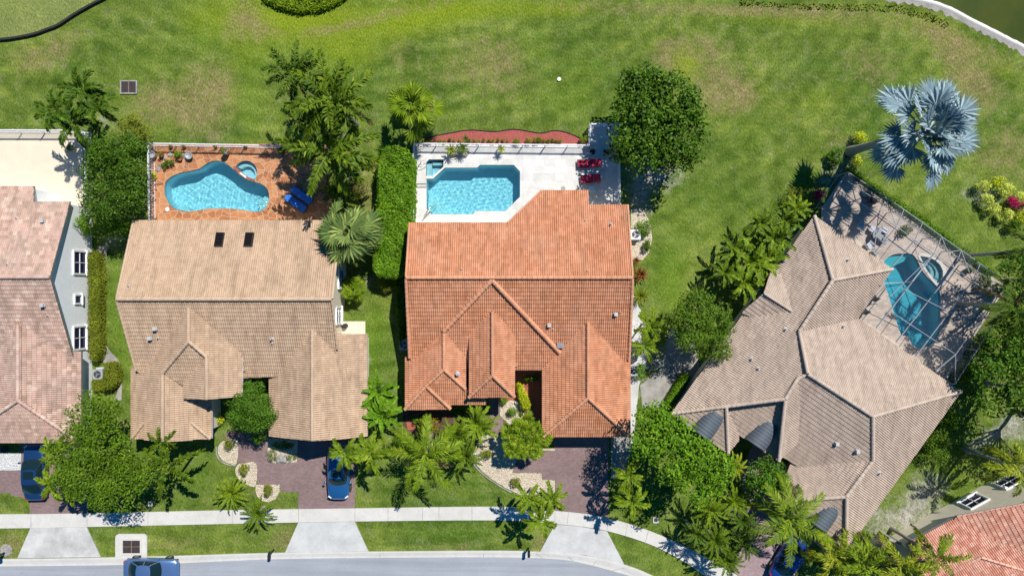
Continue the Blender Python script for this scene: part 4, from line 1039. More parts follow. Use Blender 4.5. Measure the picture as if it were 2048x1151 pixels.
# ---- taupe roofed house, turned
D = House('house', 'taupe tiled house turned at an angle beside the screen cage', (1640, 740), 'tile_taupe', 'stucco_cream', 'dark_metal')
NE, SE, SW, NW = 34.8, 124.8, 214.8, 304.8
pt_ = .42
D.plane('f1', (1628, 430, 2.9), NE, pt_); D.plane('f2', (1785, 538, 2.9), SE, pt_); D.plane('f3', (1716, 636, 2.9), NE, pt_); D.plane('f4', (1628, 430, 2.9), NW, pt_)
D.plane('f8', (1922, 782, 2.9), SE, pt_)
a = D.at('f3', 1680, 790); D.plane('f5', a, SW, pt_)
b_ = D.at('f8', 1745, 920); D.plane('f7', D.at('f8', 1718, 956), NW, pt_); D.plane('f9', (1692, 1100, 2.9), SW, pt_)
D.plane('f4c', (1400, 867, 2.9), SW, pt_); D.plane('f4b', (1515, 895, 2.9), SW, pt_); D.plane('f6', D.at('f4', 1581, 778), SE, pt_); D.plane('f4d', (1475, 880, 2.85), SE, pt_)
D.face('f1', [(1628, 430), (1785, 538), (1665, 560)])
D.face('f2', [(1785, 538), (1716, 636), (1598, 662), (1665, 560)])
D.face('f3', [(1716, 636), (1922, 782), (1745, 832), (1615, 747), (1598, 662)])
D.face('f4', [(1628, 430), (1665, 560), (1598, 662), (1615, 747), (1594, 757), (1570, 797), (1452, 812), (1342, 826)])
D.face('f5', [(1594, 757), (1615, 747), (1745, 832), (1745, 921), (1680, 930), (1602, 936), (1562, 911), (1560, 870), (1580, 800)])
D.face('f6', [(1594, 757), (1602, 780), (1596, 885), (1557, 922), (1570, 797)])
D.face('f4b', [(1452, 812), (1570, 797), (1557, 922), (1470, 864), (1452, 850)])
D.face('f4c', [(1342, 826), (1452, 812), (1456, 907)])
D.face('f4d', [(1452, 812), (1478, 868), (1478, 880), (1456, 907)])
D.face('f8', [(1745, 832), (1922, 782), (1692, 1102), (1692, 992), (1745, 920)])
D.face('f7', [(1745, 920), (1692, 992), (1552, 1003), (1560, 985), (1580, 926), (1620, 900)])
D.face('f9', [(1692, 992), (1692, 1102), (1552, 1003)])
zd = D.zat('f4', 1584, 623); D.plane('dn', (1584, 623, zd), NE, pt_); D.plane('ds', (1584, 623, zd), SW, pt_)
D.face('dn', [(1586, 624), (1565, 548), (1540, 545), (1527, 586)]); D.face('ds', [(1586, 624), (1527, 586), (1486, 621), (1484, 626), (1507, 636), (1560, 640)])
for l in (('f1', (1628, 431), (1665, 560), 'f4'), ('f1', (1665, 560), (1784, 538), 'f2'), ('f4', (1665, 560), (1598, 662), 'f2'), ('f4', (1598, 662), (1615, 746), 'f3'), ('f3', (1615, 747), (1745, 832), 'f5'), ('f4', (1615, 747), (1594, 757), None), ('f4', (1594, 757), (1570, 797), 'f6'), ('f4b', (1570, 797), (1557, 921), 'f6'), ('f4', (1570, 797), (1452, 812), 'f4b'), ('f4', (1452, 812), (1343, 826), 'f4c'), ('f4c', (1452, 812), (1456, 905), 'f4d'), ('f3', (1745, 832), (1921, 782), 'f8'), ('f5', (1745, 832), (1745, 920), 'f8'), ('f8', (1745, 920), (1692, 992), 'f7'), ('f9', (1692, 992), (1692, 1100), 'f8'), ('f7', (1692, 992), (1555, 1003), 'f9')):
    D.cap(l[0], l[1], l[2], name2=l[3])
D.cap('dn', (1584, 623), (1528, 587), r=.09)
D.build_roof()
D.walls([(1628, 432, 2.9), (1784, 538, 2.9), (1715, 636, 2.9), (1920, 782, 2.9), (1692, 1098, 2.9), (1556, 1002, 2.9), (1600, 930, 2.9), (1556, 918, 2.9), (1475, 866, 2.9), (1456, 904, 2.9), (1344, 826, 2.9)], .5)
for nm, px_, py_ in (('f1', 1694, 520), ('f4', 1570, 658), ('f3', 1685, 652), ('f4', 1502, 717), ('f4', 1516, 736), ('f8', 1757, 945)): D.pipe(nm, px_, py_, r=.07, h=.35)
for px_, py_ in ((1672, 886), (1713, 901)): D.pipe('f5', px_, py_, box=True)
def vault(fx0, fx1, length=2.15):
    """barrel vaulted canopy that dies into the roof slope"""
    a = P(*fx0, 3.0); b = P(*fx1, 3.0); c = (a+b)/2; t = (b-a).normalized(); rr = (b-a).length/2
    back = Vector((math.sin(R(NE)), math.cos(R(NE)), 0)); m = MB(); v = []; f = []
    k = 16; n = 8
    for i in range(n+1):
        lift = -.25 if i == 0 else 0
        for j in range(k+1):
            th = math.pi*j/k
            v.append(c+back*(length*i/n)+t*(-math.cos(th)*rr)+Vector((0, 0, math.sin(th)*rr*1.02+.05)))
    for i in range(n):
        for j in range(k): f.append((i*(k+1)+j, i*(k+1)+j+1, (i+1)*(k+1)+j+1, (i+1)*(k+1)+j))
    m.add(v, f)
    for i in range(0, n):
        for j in range(k):
            p = Vector(v[i*(k+1)+j]); q = Vector(v[i*(k+1)+j+1]); up = Vector((0, 0, .008)); m.beam(p+up, q+up, .03, .018, 1)
    m.build('canopy', [M['awning'], M['dark_metal']], D.e)
vault((1382, 855), (1418, 881)); vault((1489, 875), (1527, 901)); vault((1615, 1038), (1650, 1062))

# ---- red roofed house at the bottom right corner
E = House('house', 'rust red roofed house cut off by the bottom right corner', (2040, 1100), 'tile_red', 'stucco_beige', 'alu')
E.plane('a', (1812, 1087, 2.7), 331.4, .42); E.plane('b', (1913, 1032, 2.9), 241.4, .42)
E.face('a', [(1812, 1087), (1905, 1036), (1990, 1080), (2110, 1125), (2080, 1260), (1905, 1260)])
E.face('b', [(1900, 1046), (1913, 1031), (2048, 1006), (2200, 978), (2260, 1180), (2048, 1104), (1960, 1070)])
E.plane('c', E.at('a', 1961, 1113)+Vector((0, 0, .15)), 241.4, .3)
E.face('c', [(1961, 1113), (2070, 1147), (2050, 1260), (1880, 1260), (1912, 1136)])
E.cap('c', (1961, 1113), (1913, 1136), r=.11); E.cap('c', (1961, 1113), (2068, 1146), r=.11); E.cap('b', (1913, 1031), (2046, 1006), r=.06)
E.build_roof()
wa = P(1780, 1072); wb = P(1876, 1019); wd = (wb-wa).normalized(); wc = wb+wd*11
E.walls([(wa.x, wa.y), (wc.x, wc.y), (wc.x+8, wc.y-6), (wc.x+2, wc.y-20), (wa.x+4, wa.y-8)], 0, world=True)
for q in ((1951, 1009), (2019, 966)):
    p = P(*q, 1.35); s_ = (p-wa).dot(wd); p = wa+wd*s_; E.window(p.x, p.y, 1.4, 331.4, 1.55, 1.45)
E.pipe('c', 2020, 1147, box=True)
nrm = Vector((math.sin(R(331.4)), math.cos(R(331.4)), 0))
for q in ((1895, 1031), (2022, 996)):
    p = P(*q, 2.0); p = wa+wd*(p-wa).dot(wd); m = MB(); m.box((p.x+nrm.x*.14, p.y+nrm.y*.14, 2.05), (.2, .2, .22)); m.box((p.x+nrm.x*.06, p.y+nrm.y*.06, 2.05), (.12, .12, .12)); m.build('wall_lamp', [M['white_paint']], E.e)

# ------------------------------------------------------------------ trees, hedges and shrubs
def unit(a): return a/np.maximum(np.linalg.norm(a, axis=1, keepdims=True), 1e-9)
def leaf_quads(c, nrm, size, asp, rng, fold=.18):
    n = len(c); rnd = rng.normal(size=(n, 3)); t = unit(np.cross(nrm, rnd)); b = np.cross(nrm, t)
    L = (size*(.7+.6*rng.random(n)))[:, None]; W = L*asp
    v = np.stack([c-t*L*.5, c+b*W*.5+nrm*L*fold*.5-t*L*.06, c+t*L*.5-nrm*L*.08, c-b*W*.5+nrm*L*fold*.5-t*L*.06], 1)
    return v.reshape(-1, 3), np.arange(4*n).reshape(-1, 4)
def clumps_for(ell, clump, rng, shell=(.6, 1.0), zmin=-.25):
    cx, cy, cz, rx, ry, rz = ell
    k = max(4, int(.52*(rx*ry*3.1+rz*(rx+ry)*1.6)/(clump*clump)))
    d = unit(rng.normal(size=(k*2, 3))); d = d[d[:, 2] > zmin][:k]
    f = shell[0]+(shell[1]-shell[0])*rng.random(len(d))**.6
    e = np.array([max(.05, rx-clump*.6), max(.05, ry-clump*.6), max(.05, rz-clump*.5)])
    c = np.array([cx, cy, cz])+d*e*f[:, None]; c[:, 2] += rng.normal(size=len(d))*clump*.28
    return c, clump*(.55+.85*rng.random(len(d)))
def cloud(ells, clump, leaf, asp, dens, seed, shell=(.55, 1.0), flat=.4, zmin=-.25):
    rng = np.random.default_rng(seed); CC = []; NN = []
    for e in ells:
        c, r = clumps_for(e, clump, rng, shell, zmin)
        nf = int(dens*e[3]*e[4]*3.1*.9/(leaf*leaf)); q = unit(rng.normal(size=(nf, 3)))*(rng.random(nf)**.33)[:, None]
        q[:, 2] = -np.abs(q[:, 2])*.6-.05
        CC.append(np.array(e[:3])+q*np.array([e[3]*.82, e[4]*.82, e[5]])); NN.append(unit(np.array([0, 0, 1.])+rng.normal(size=(nf, 3))*.4))
        for ci, ri in zip(c, r):
            n = max(6, int(dens*ri*ri*7.5/(leaf*leaf)))
            d = unit(rng.normal(size=(n, 3)))
            d[:, 2] = np.where(d[:, 2] < -.35, -d[:, 2], d[:, 2])
            CC.append(ci+d*np.array([1, 1, .8])*ri*(.68+.36*rng.random(n))[:, None]); 
            NN.append(unit(d*(1-flat)+np.array([0, 0, 1])*flat*.7+rng.normal(size=(n, 3))*.26))
    c = np.concatenate(CC); nn = np.concatenate(NN); c[:, 2] = np.maximum(c[:, 2], .03)
    return leaf_quads(c, nn, np.full(len(c), leaf), asp, rng)
def ell_m(px, py, rx, ry, z, rz):
    p = P(px, py, z); k = S*(H-z)/H; return (p.x, p.y, z, rx*k, ry*k, rz)
SEED = [100]
def tree(name, label, cat, ells, z, rz, mat, clump=.7, leaf=.2, asp=.55, dens=.9, base=None, group=None, shell=(.55, 1.0), flat=.4, trunk_r=.16, bark='bark', cz=None):
    SEED[0] += 1
    E = [ell_m(px, py, rx, ry, z, rz) for px, py, rx, ry in ells]
    c = np.mean([e[:2] for e in E], 0) if base is None else np.array(P2(*base, 0))
    e = empty(name, (c[0], c[1], 0), label, cat, group)
    m = MB(); rng = random.Random(SEED[0]); top_ = Vector((c[0], c[1], z*.42))
    m.tube([(c[0], c[1], -.1), (c[0], c[1], .15), (c[0]+.05, c[1]-.04, z*.25), top_], [trunk_r*1.5, trunk_r*1.15, trunk_r, trunk_r*.85], 9)
    for q in E:
        for i in range(5 if len(E) < 4 else 3):
            a = rng.random()*6.28; rr = .35+.5*rng.random()
            t = Vector((q[0]+math.cos(a)*q[3]*rr, q[1]+math.sin(a)*q[4]*rr, q[2]+rz*(.1+.5*rng.random())))
            mid = top_.lerp(t, .5)+Vector((rng.uniform(-.2, .2), rng.uniform(-.2, .2), .15))
            m.tube([top_-Vector((0, 0, .1)), mid, t], [trunk_r*.6, trunk_r*.38, .02], 6)
    m.build('trunk', [M[bark]], e)
    V, F = cloud(E, clump, leaf, asp, dens, SEED[0], shell, flat)
    V = V-np.array([c[0], c[1], 0]); link('crown', npmesh('crown', V, F, M[mat]), e)
    return e
def shrub(name, label, px, py, rx, ry, h, mat, leaf=.12, asp=.5, clump=None, dens=1.0, group=None, cat='shrub', more=(), flat=.3):
    SEED[0] += 1; z = h*.5; k = S
    E = [ell_m(px, py, rx, ry, z, h*.5)]+[ell_m(*q, z, h*.5) for q in more]
    cl = clump or max(.12, min(rx, ry)*S*.42)
    V, F = cloud(E, cl, leaf, asp, dens, SEED[0], (.4, 1.0), flat, -.6)
    p = P(px, py, 0); V = V-np.array([p.x, p.y, 0])
    o = link(name, npmesh(name, V, F, M[mat]), None, loc=(p.x, p.y, 0))
    return tag(o, label, cat, group)
def hedge(name, label, poly, h, mat, leaf=.14, n=6000, group=None, cat='hedge', rough=.12, ztop=True, core=True):
    SEED[0] += 1; rng = np.random.default_rng(SEED[0])
    W = [P2(x, y, h if ztop else 0) for x, y in poly]; a = np.array(W); lo = a.min(0); hi = a.max(0)
    c0 = a.mean(0); e = empty(name, (c0[0], c0[1], 0), label, cat, group)
    p = lo+(hi-lo)*rng.random((n*4, 2)); p = p[inside(W, p[:, 0], p[:, 1])][:n]
    wob = np.sin(p[:, 0]*2.1+SEED[0])*np.cos(p[:, 1]*1.7)*rough+np.sin(p[:, 0]*5.1)*np.sin(p[:, 1]*4.3+1)*rough*.8
    top_c = np.column_stack([p, h+wob-np.abs(rng.normal(size=len(p)))*.13])
    nt_ = unit(np.array([0, 0, 1.])+rng.normal(size=(len(p), 3))*.55)
    # sides
    L = [np.linalg.norm(np.array(W[i])-np.array(W[(i+1) % len(W)])) for i in range(len(W))]; tot = sum(L)
    area = abs(sum(W[i][0]*W[(i+1) % len(W)][1]-W[(i+1) % len(W)][0]*W[i][1] for i in range(len(W)))/2)
    sg = 1 if sum(W[i][0]*W[(i+1) % len(W)][1]-W[(i+1) % len(W)][0]*W[i][1] for i in range(len(W))) > 0 else -1
    SC = []; SN = []
    for i, l in enumerate(L):
        k = int(n*l*h/area*.8)+4; s = rng.random(k); q = np.array(W[i])+np.outer(s, np.array(W[(i+1) % len(W)])-np.array(W[i]))
        d = np.array(W[(i+1) % len(W)])-np.array(W[i]); nn = np.array([d[1], -d[0]])/max(l, 1e-6)*sg
        off = rng.normal(size=k)*.07; q = q+nn*off[:, None]
        SC.append(np.column_stack([q, h*rng.random(k)])); SN.append(unit(np.array([nn[0], nn[1], .5])+rng.normal(size=(k, 3))*.45))
    c = np.concatenate([top_c]+SC); nn = np.concatenate([nt_]+SN); c[:, 2] = np.maximum(c[:, 2], .03)
    V, F = leaf_quads(c, nn, np.full(len(c), leaf), .55, rng); V = V-np.array([c0[0], c0[1], 0])
    link('foliage', npmesh('foliage', V, F, M[mat]), e)
    if not core: return e
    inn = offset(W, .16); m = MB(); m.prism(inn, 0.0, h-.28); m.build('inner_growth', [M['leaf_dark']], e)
    return e

# ------------------------------------------------------------------ palms
def feather_mesh(nf=14, e0=65, e1=-15, droop=75, nl=34, ll=.24, lw=.028, ang=58, ldroop=.35, plum=.15, seed=1, rw=.012, start=.14, jit=.12):
    rng = np.random.default_rng(seed); V = []; Q = []; n = 0
    for i in range(nf):
        az = i*2.39996+rng.normal()*.15; f = (i+.5)/nf; el = math.radians(e0+(e1-e0)*f+rng.normal()*6); L = .82+.18*rng.random()+.12*(f if f < .6 else .6)
        dr = math.radians(droop)*(.75+.5*rng.random())
        S_ = np.linspace(0, 1, 13); pit = el-dr*S_**1.3
        swing = rng.normal()*.25
        azs = az+swing*S_**1.5
        st = np.stack([np.cos(pit)*np.cos(azs), np.cos(pit)*np.sin(azs), np.sin(pit)], 1)
        pts_ = np.concatenate([np.zeros((1, 3)), np.cumsum(st[:-1]*L/12, 0)])
        # rachis
        for k in range(12):
            T = st[k]; B = np.array([-math.sin(azs[k]), math.cos(azs[k]), 0]); w0 = rw*(1-.8*S_[k]); w1 = rw*(1-.8*S_[k+1])
            V += [pts_[k]-B*w0, pts_[k]+B*w0, pts_[k+1]+B*w1, pts_[k+1]-B*w1]; Q.append((n, n+1, n+2, n+3)); n += 4
        for j in range(nl):
            s = start+(1-start)*(j+.5)/nl; x = s*12; k = min(11, int(x)); t = x-k
            p = pts_[k]*(1-t)+pts_[k+1]*t; T = st[k]; a_ = azs[k]
            B = np.array([-math.sin(a_), math.cos(a_), 0]); N = np.cross(T, B); N = N*np.sign(N[2] if abs(N[2]) > 1e-6 else 1)
            prof = (.45+.55*math.sin(math.pi*min(1, s*.95+.05)**.85))
            for sg in (-1, 1):
                aa = math.radians(ang*(1-.35*s)+rng.normal()*7); roll = rng.normal()*plum*2.2+.25
                side = B*sg*math.cos(roll)+N*math.sin(roll)
                d = T*math.cos(aa)+side*math.sin(aa); l = ll*prof*(1+rng.normal()*jit)
                mid = p+d*l*.5; tip = p+d*l*.97+np.array([0, 0, -1])*l*ldroop
                wv = np.cross(d, N*math.cos(roll)-B*sg*math.sin(roll)); wv = wv/max(np.linalg.norm(wv), 1e-6)*lw*.5
                V += [p, mid-wv+np.array([0, 0, -l*ldroop*.2]), tip, mid+wv+np.array([0, 0, -l*ldroop*.2])]; Q.append((n, n+1, n+2, n+3)); n += 4
    return np.array(V), np.array(Q)
def fan_mesh(nf=26, e0=75, e1=-25, pl=.5, fr=.52, ns=30, sp=105, droop=.22, seed=1, tilt=.5, pw=.012):
    rng = np.random.default_rng(seed); V = []; Q = []; n = 0
    for i in range(nf):
        az = i*2.39996+rng.normal()*.2; f = (i+.5)/nf; el = math.radians(e0+(e1-e0)*f+rng.normal()*7)
        d = np.array([math.cos(el)*math.cos(az), math.cos(el)*math.sin(az), math.sin(el)]); B = np.array([-math.sin(az), math.cos(az), 0])
        p_ = pl*(.75+.5*rng.random())*(.55+.6*f); o = d*p_
        V += [-B*pw, B*pw, o+B*pw*.6, o-B*pw*.6]; Q.append((n, n+1, n+2, n+3)); n += 4
        # blade plane bends down from the petiole
        e2 = el-tilt*(.6+.8*rng.random()); d2 = np.array([math.cos(e2)*math.cos(az), math.cos(e2)*math.sin(az), math.sin(e2)])
        rol = rng.normal()*.35; N = np.cross(d2, B); N = N if N[2] > 0 else -N
        B2 = B*math.cos(rol)+N*math.sin(rol); N2 = np.cross(d2, B2); N2 = N2 if N2[2] > 0 else -N2
        r = fr*(.82+.36*rng.random())
        for k in range(ns):
            a = math.radians(sp)*(2*(k+.5)/ns-1); l = r*(1-.30*(abs(a)/math.radians(sp))**2)*(1+rng.normal()*.05)
            dd = d2*math.cos(a)+B2*math.sin(a); ss = -d2*math.sin(a)+B2*math.cos(a); w = 2*math.radians(sp)/ns*l*.62*.52
            plt = N2*(l*.035*(1 if k % 2 else -1)); cup = N2*(.10*l*(abs(a)/math.radians(sp)))
            mid = o+dd*l*.6+cup; tip = o+dd*l+cup*1.2+np.array([0, 0, -1])*l*droop*(.6+.8*rng.random())
            V += [o, mid-ss*w+plt, tip, mid+ss*w-plt]; Q.append((n, n+1, n+2, n+3)); n += 4
    return np.array(V), np.array(Q)
KINDS = {
 'royal': lambda s: feather_mesh(16, 68, -18, 62, 40, .19, .042, 62, .30, .30, s, .016),
 'coconut': lambda s: feather_mesh(14, 62, -28, 60, 46, .22, .022, 55, .45, .10, s, .018),
 'queen': lambda s: feather_mesh(11, 66, -15, 80, 42, .20, .030, 52, .4, .35, s, .015),
 'adonidia': lambda s: feather_mesh(9, 60, 2, 88, 30, .26, .058, 46, .2, .16, s, .022, .1),
 'foxtail': lambda s: feather_mesh(9, 58, -8, 75, 38, .17, .048, 56, .12, .9, s, .018, .1),
 'pygmy': lambda s: feather_mesh(26, 76, -8, 72, 26, .17, .034, 42, .15, .12, s, .014, .12),
 'sago': lambda s: feather_mesh(26, 70, 4, 58, 30, .13, .032, 50, .02, .10, s, .018, .08),
 'areca': lambda s: feather_mesh(20, 78, 8, 80, 22, .26, .055, 46, .25, .15, s, .014, .2),
 'fan': lambda s: fan_mesh(22, 80, -25, .50, .42, 22, 100, .18, s, .5),
 'sabal': lambda s: fan_mesh(24, 80, -30, .50, .44, 24, 112, .25, s, .6),
 'bismarck': lambda s: fan_mesh(46, 87, -24, .55, .36, 20, 100, .04, s, .14, .016),
 'rhapis': lambda s: fan_mesh(24, 80, -15, .45, .42, 10, 85, .2, s, .5),
 'banana': lambda s: feather_mesh(12, 80, 10, 62, 13, .165, .115, 68, .18, .1, s, .016, .30, .05),
 'traveller': lambda s: feather_mesh(16, 78, 5, 58, 12, .16, .11, 66, .15, .1, s, .016, .35, .05),
 'heliconia': lambda s: feather_mesh(15, 80, 6, 78, 15, .20, .070, 48, .25, .1, s, .016, .18, .1),
 'strap': lambda s: feather_mesh(1, 0, 0, 0, 1, .1, .01, 50, 0, 0, s),
}
def strap_mesh(nf, e0, e1, droop, w, seed):
    rng = np.random.default_rng(seed); V = []; Q = []; n = 0
    for i in range(nf):
        az = i*2.39996+rng.normal()*.2; f = (i+.5)/nf; el = math.radians(e0+(e1-e0)*f); L = .8+.3*rng.random(); B = np.array([-math.sin(az), math.cos(az), 0]); p = np.zeros(3)
        for k in range(6):
            s = k/6; pit = el-math.radians(droop)*s*s; q = p+np.array([math.cos(pit)*math.cos(az), math.cos(pit)*math.sin(az), math.sin(pit)])*L/6
            w0 = w*(1-s**2.2)*(.6+.4*min(1, s*3)); w1 = w*(1-((k+1)/6)**2.2)*(.6+.4*min(1, (k+1)/2))
            V += [p-B*w0, p+B*w0, q+B*w1, q-B*w1]; Q.append((n, n+1, n+2, n+3)); n += 4; p = q
    return np.array(V), np.array(Q)
CROWNS = {}
def crown_mesh(kind, mat, var):
    key = (kind, mat, var)
    if key not in CROWNS:
        sd_ = 11+var*7+sum(map(ord, kind))
        if kind == 'bromeliad': V, F = strap_mesh(34, 80, 8, 70, .05, sd_)
        elif kind == 'clump':
            rng = np.random.default_rng(sd_); VV = []; FF = []; n = 0
            for i in range(13):
                v, f = fan_mesh(18, 80, 0, .45, .5, 11, 95, .15, sd_+i, .4); a = i*2.39996; r = .68*math.sqrt((i+.3)/13)
                v = v*.40+np.array([math.cos(a)*r, math.sin(a)*r, .18-.35*r*r+rng.normal()*.05]); VV.append(v); FF.append(f+n); n += len(v)
            V = np.concatenate(VV); F = np.concatenate(FF)
        else: V, F = KINDS[kind](sd_)
        r = np.percentile(np.hypot(V[:, 0], V[:, 1]), 97); V = V/r
        CROWNS[key] = npmesh('crown', V, F, M[mat])
    return CROWNS[key]
PALMN = [0]
def palm(name, label, kind, px, py, z, rpx, mat, base=None, var=None, trunk_r=.13, shaft=False, group=None, cat='palm tree', rot=None, zs=1.0, lean=None, bark='palm_trunk'):
    PALMN[0] += 1; i = PALMN[0]
    c = P(px, py, z); b = P(*base, 0) if base else Vector((c.x, c.y, 0))
    e = empty(name, (b.x, b.y, 0), label, cat, group)
    Rm = rpx*S*(H-z)/H
    d = c-b
    if z > .5:
        m = MB(); top_ = Vector((d.x, d.y, z-.05)); mid = Vector((d.x*.35, d.y*.35, z*.5)); q = [Vector((0, 0, -.1)), Vector((d.x*.06, d.y*.06, z*.12)), Vector((d.x*.2, d.y*.2, z*.3)), mid, Vector((d.x*.65, d.y*.65, z*.75)), top_]
        m.tube(q, [trunk_r*1.6, trunk_r*1.2, trunk_r, trunk_r, trunk_r*.92, trunk_r*.8], 10); m.build('trunk', [M[bark]], e, local=True)
        if shaft:
            m = MB(); m.tube([top_-Vector((0, 0, z*.16)), top_-Vector((0, 0, .3)), top_+Vector((0, 0, .15))], [trunk_r*1.0, trunk_r*1.15, trunk_r*.5], 10); m.build('crownshaft', [M['crownshaft']], e, local=True)
    if kind in ('royal', 'coconut', 'queen', 'fan', 'sabal') and z > 2:
        key = ('dry', kind in ('fan', 'sabal'), i % 2)
        if key not in CROWNS:
            V_, F_ = fan_mesh(5, -25, -60, .5, .4, 16, 70, .3, 31+i, .4) if key[1] else feather_mesh(3, -18, -42, 50, 26, .13, .03, 40, .5, .3, 31+i, .014)
            V_ = V_/np.percentile(np.hypot(V_[:, 0], V_[:, 1]), 97); CROWNS[key] = npmesh('dry_fronds', V_, F_, M['frond_dry'])
        link('dry_fronds', CROWNS[key], e, loc=(d.x, d.y, z-.1), rot=(0, 0, i*2.3), scale=(Rm*.8, Rm*.8, Rm*.8))
    me = crown_mesh(kind, mat, (i % 3) if var is None else var)
    o = link('crown', me, e, loc=(d.x, d.y, z), rot=(0, 0, rot if rot is not None else i*1.7), scale=(Rm, Rm, Rm*zs))
    return e

# ---- planting plan: broadleaf trees
tree('broadleaf_tree', 'dense dark tree between the beige patio and the kidney pool', 'tree', [(232, 305, 58, 48), (205, 340, 42, 50), (262, 365, 38, 60), (205, 400, 44, 48), (255, 405, 38, 40), (270, 300, 30, 34)], 4.2, 1.5, 'leaf_glossy', .62, .19, .5, .9, base=(240, 385))
shrub('bare_shrub', 'leafless grey shrub poking out of the dark tree', 208, 398, 30, 24, 5.6, 'leaf_grey', .20, .10, .5, .35)
shrub('broadleaf_shrub', 'rounded yellow green shrub topping the tree by the patio fence', 275, 262, 25, 28, 4.4, 'leaf_olive', .14, .5, .4, .9)
shrub('broadleaf_shrub', 'bright green clump at the back corner of the tan roof', 232, 455, 36, 28, 3.6, 'leaf_bright', .14, .5, .42, .9)
shrub('broadleaf_shrub', 'small green clump beside the grey side wall', 182, 452, 26, 26, 3.0, 'leaf_bright', .14, .5, .4, .9)
tree('shade_tree', 'big round glossy tree beside the travertine deck', 'tree', [(1285, 190, 68, 60), (1345, 198, 60, 62), (1268, 245, 58, 62), (1372, 255, 46, 60), (1290, 300, 64, 56), (1350, 312, 52, 46), (1275, 165, 40, 34), (1320, 250, 50, 50), (1240, 290, 26, 36)], 4.6, 1.7, 'leaf_glossy', .58, .27, .58, .95, base=(1308, 262), trunk_r=.2)
tree('side_tree', 'loose yellowish green tree between the two right houses', 'tree', [(1395, 615, 46, 42), (1430, 640, 40, 40), (1385, 670, 44, 46), (1425, 690, 36, 42), (1365, 640, 30, 36)], 4.0, 1.5, 'leaf_mid', .5, .17, .5, .85, base=(1385, 655))
tree('flame_tree', 'wide feathery tree over the left front lawn', 'tree', [(185, 835, 55, 55), (215, 820, 40, 36), (150, 900, 58, 55), (215, 895, 60, 55), (190, 960, 72, 48), (250, 955, 58, 50), (290, 935, 40, 44), (225, 1000, 45, 30), (150, 950, 50, 44)], 5.0, 1.0, 'leaf_flame', .6, .26, .34, 1.15, base=(205, 905), flat=.72, trunk_r=.2)
tree('round_tree', 'small round dark tree between the two tan gables', 'tree', [(500, 805, 48, 46), (490, 835, 40, 34), (520, 830, 34, 40)], 3.4, 1.3, 'leaf_dark', .45, .13, .5, 1.1, base=(505, 810))
shrub('broadleaf_shrub', 'yellowish green tuft below the small round tree', 518, 872, 20, 15, 2.2, 'leaf_bright', .13, .5, .3, .9)
tree('bright_tree', 'large bright green tree right of the terracotta drive', 'tree', [(1305, 838, 42, 34), (1295, 880, 36, 40), (1345, 870, 50, 44), (1350, 925, 54, 50), (1395, 910, 44, 50), (1420, 940, 44, 46), (1390, 970, 46, 34), (1440, 930, 28, 30)], 6.6, 1.6, 'leaf_bright', .62, .24, .6, .75, base=(1322, 858), trunk_r=.18)
tree('round_tree', 'round dark glossy tree by the taupe entry', 'tree', [(1525, 945, 38, 34), (1548, 955, 34, 34), (1515, 970, 28, 28)], 3.6, 1.2, 'leaf_dark', .45, .17, .6, 1.0, base=(1528, 938))
tree('garden_tree', 'dark large leaved tree beside the right end of the cage', 'tree', [(2000, 690, 42, 50), (1965, 735, 40, 36), (2010, 750, 55, 50), (1985, 800, 46, 34), (2045, 700, 40, 60), (2050, 800, 40, 40)], 4.6, 1.4, 'leaf_dark', .6, .30, .42, .7, base=(1985, 715))
tree('garden_tree', 'dark tree at the far corner of the cage', 'tree', [(2030, 530, 36, 30), (2060, 570, 40, 40), (2030, 640, 30, 40)], 4.6, 1.3, 'leaf_dark', .5, .2, .5, .8, base=(2015, 560))
shrub('broadleaf_shrub', 'dark green bush at the right eave of the taupe house', 1872, 893, 32, 40, 2.2, 'leaf_mid', .14, .5, .4, .9)
shrub('broadleaf_shrub', 'low bright hedge bush under the right corner of the taupe roof', 1898, 838, 24, 26, 1.2, 'leaf_bright', .14, .5, .4, .9)
tree('garden_tree', 'dense dark tree at the right edge beside the cage end', 'tree', [(2035, 690, 40, 46), (2050, 740, 40, 40), (2030, 640, 30, 34)], 4.2, 1.4, 'leaf_mid', .6, .28, .45, .75, base=(2012, 690))
shrub('broadleaf_shrub', 'dark bush at the foot of the right cage wall', 1965, 690, 20, 30, 2.0, 'leaf_dark', .2)
shrub('broadleaf_shrub', 'green bush between the cage wall and the dark garden tree', 1935, 750, 20, 26, 1.6, 'leaf_mid', .2)
tree('yard_tree', 'broadleaf tree at the right edge shading the side lawn', 'tree', [(2140, 830, 70, 60), (2190, 880, 60, 60)], 7.0, 1.8, 'leaf_dark', .7, .25, .5, .7)
# hedges
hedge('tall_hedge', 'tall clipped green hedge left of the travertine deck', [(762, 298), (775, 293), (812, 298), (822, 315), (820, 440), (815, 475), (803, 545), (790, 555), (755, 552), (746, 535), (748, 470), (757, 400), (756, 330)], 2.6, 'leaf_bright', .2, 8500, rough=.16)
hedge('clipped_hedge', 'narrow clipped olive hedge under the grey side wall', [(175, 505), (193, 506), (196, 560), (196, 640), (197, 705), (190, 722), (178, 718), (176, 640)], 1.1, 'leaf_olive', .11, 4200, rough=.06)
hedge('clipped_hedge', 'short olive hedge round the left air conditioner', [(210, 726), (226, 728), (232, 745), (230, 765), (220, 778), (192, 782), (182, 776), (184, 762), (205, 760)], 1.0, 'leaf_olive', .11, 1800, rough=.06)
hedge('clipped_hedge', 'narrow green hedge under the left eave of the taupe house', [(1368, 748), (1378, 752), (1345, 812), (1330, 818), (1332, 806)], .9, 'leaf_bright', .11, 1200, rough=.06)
hedge('clipped_hedge', 'low hedge along the outside of the screen cage', [(1695, 338), (1702, 334), (1860, 440), (1992, 545), (1984, 552), (1850, 450)], .7, 'leaf_bright', .12, 2400, rough=.08)
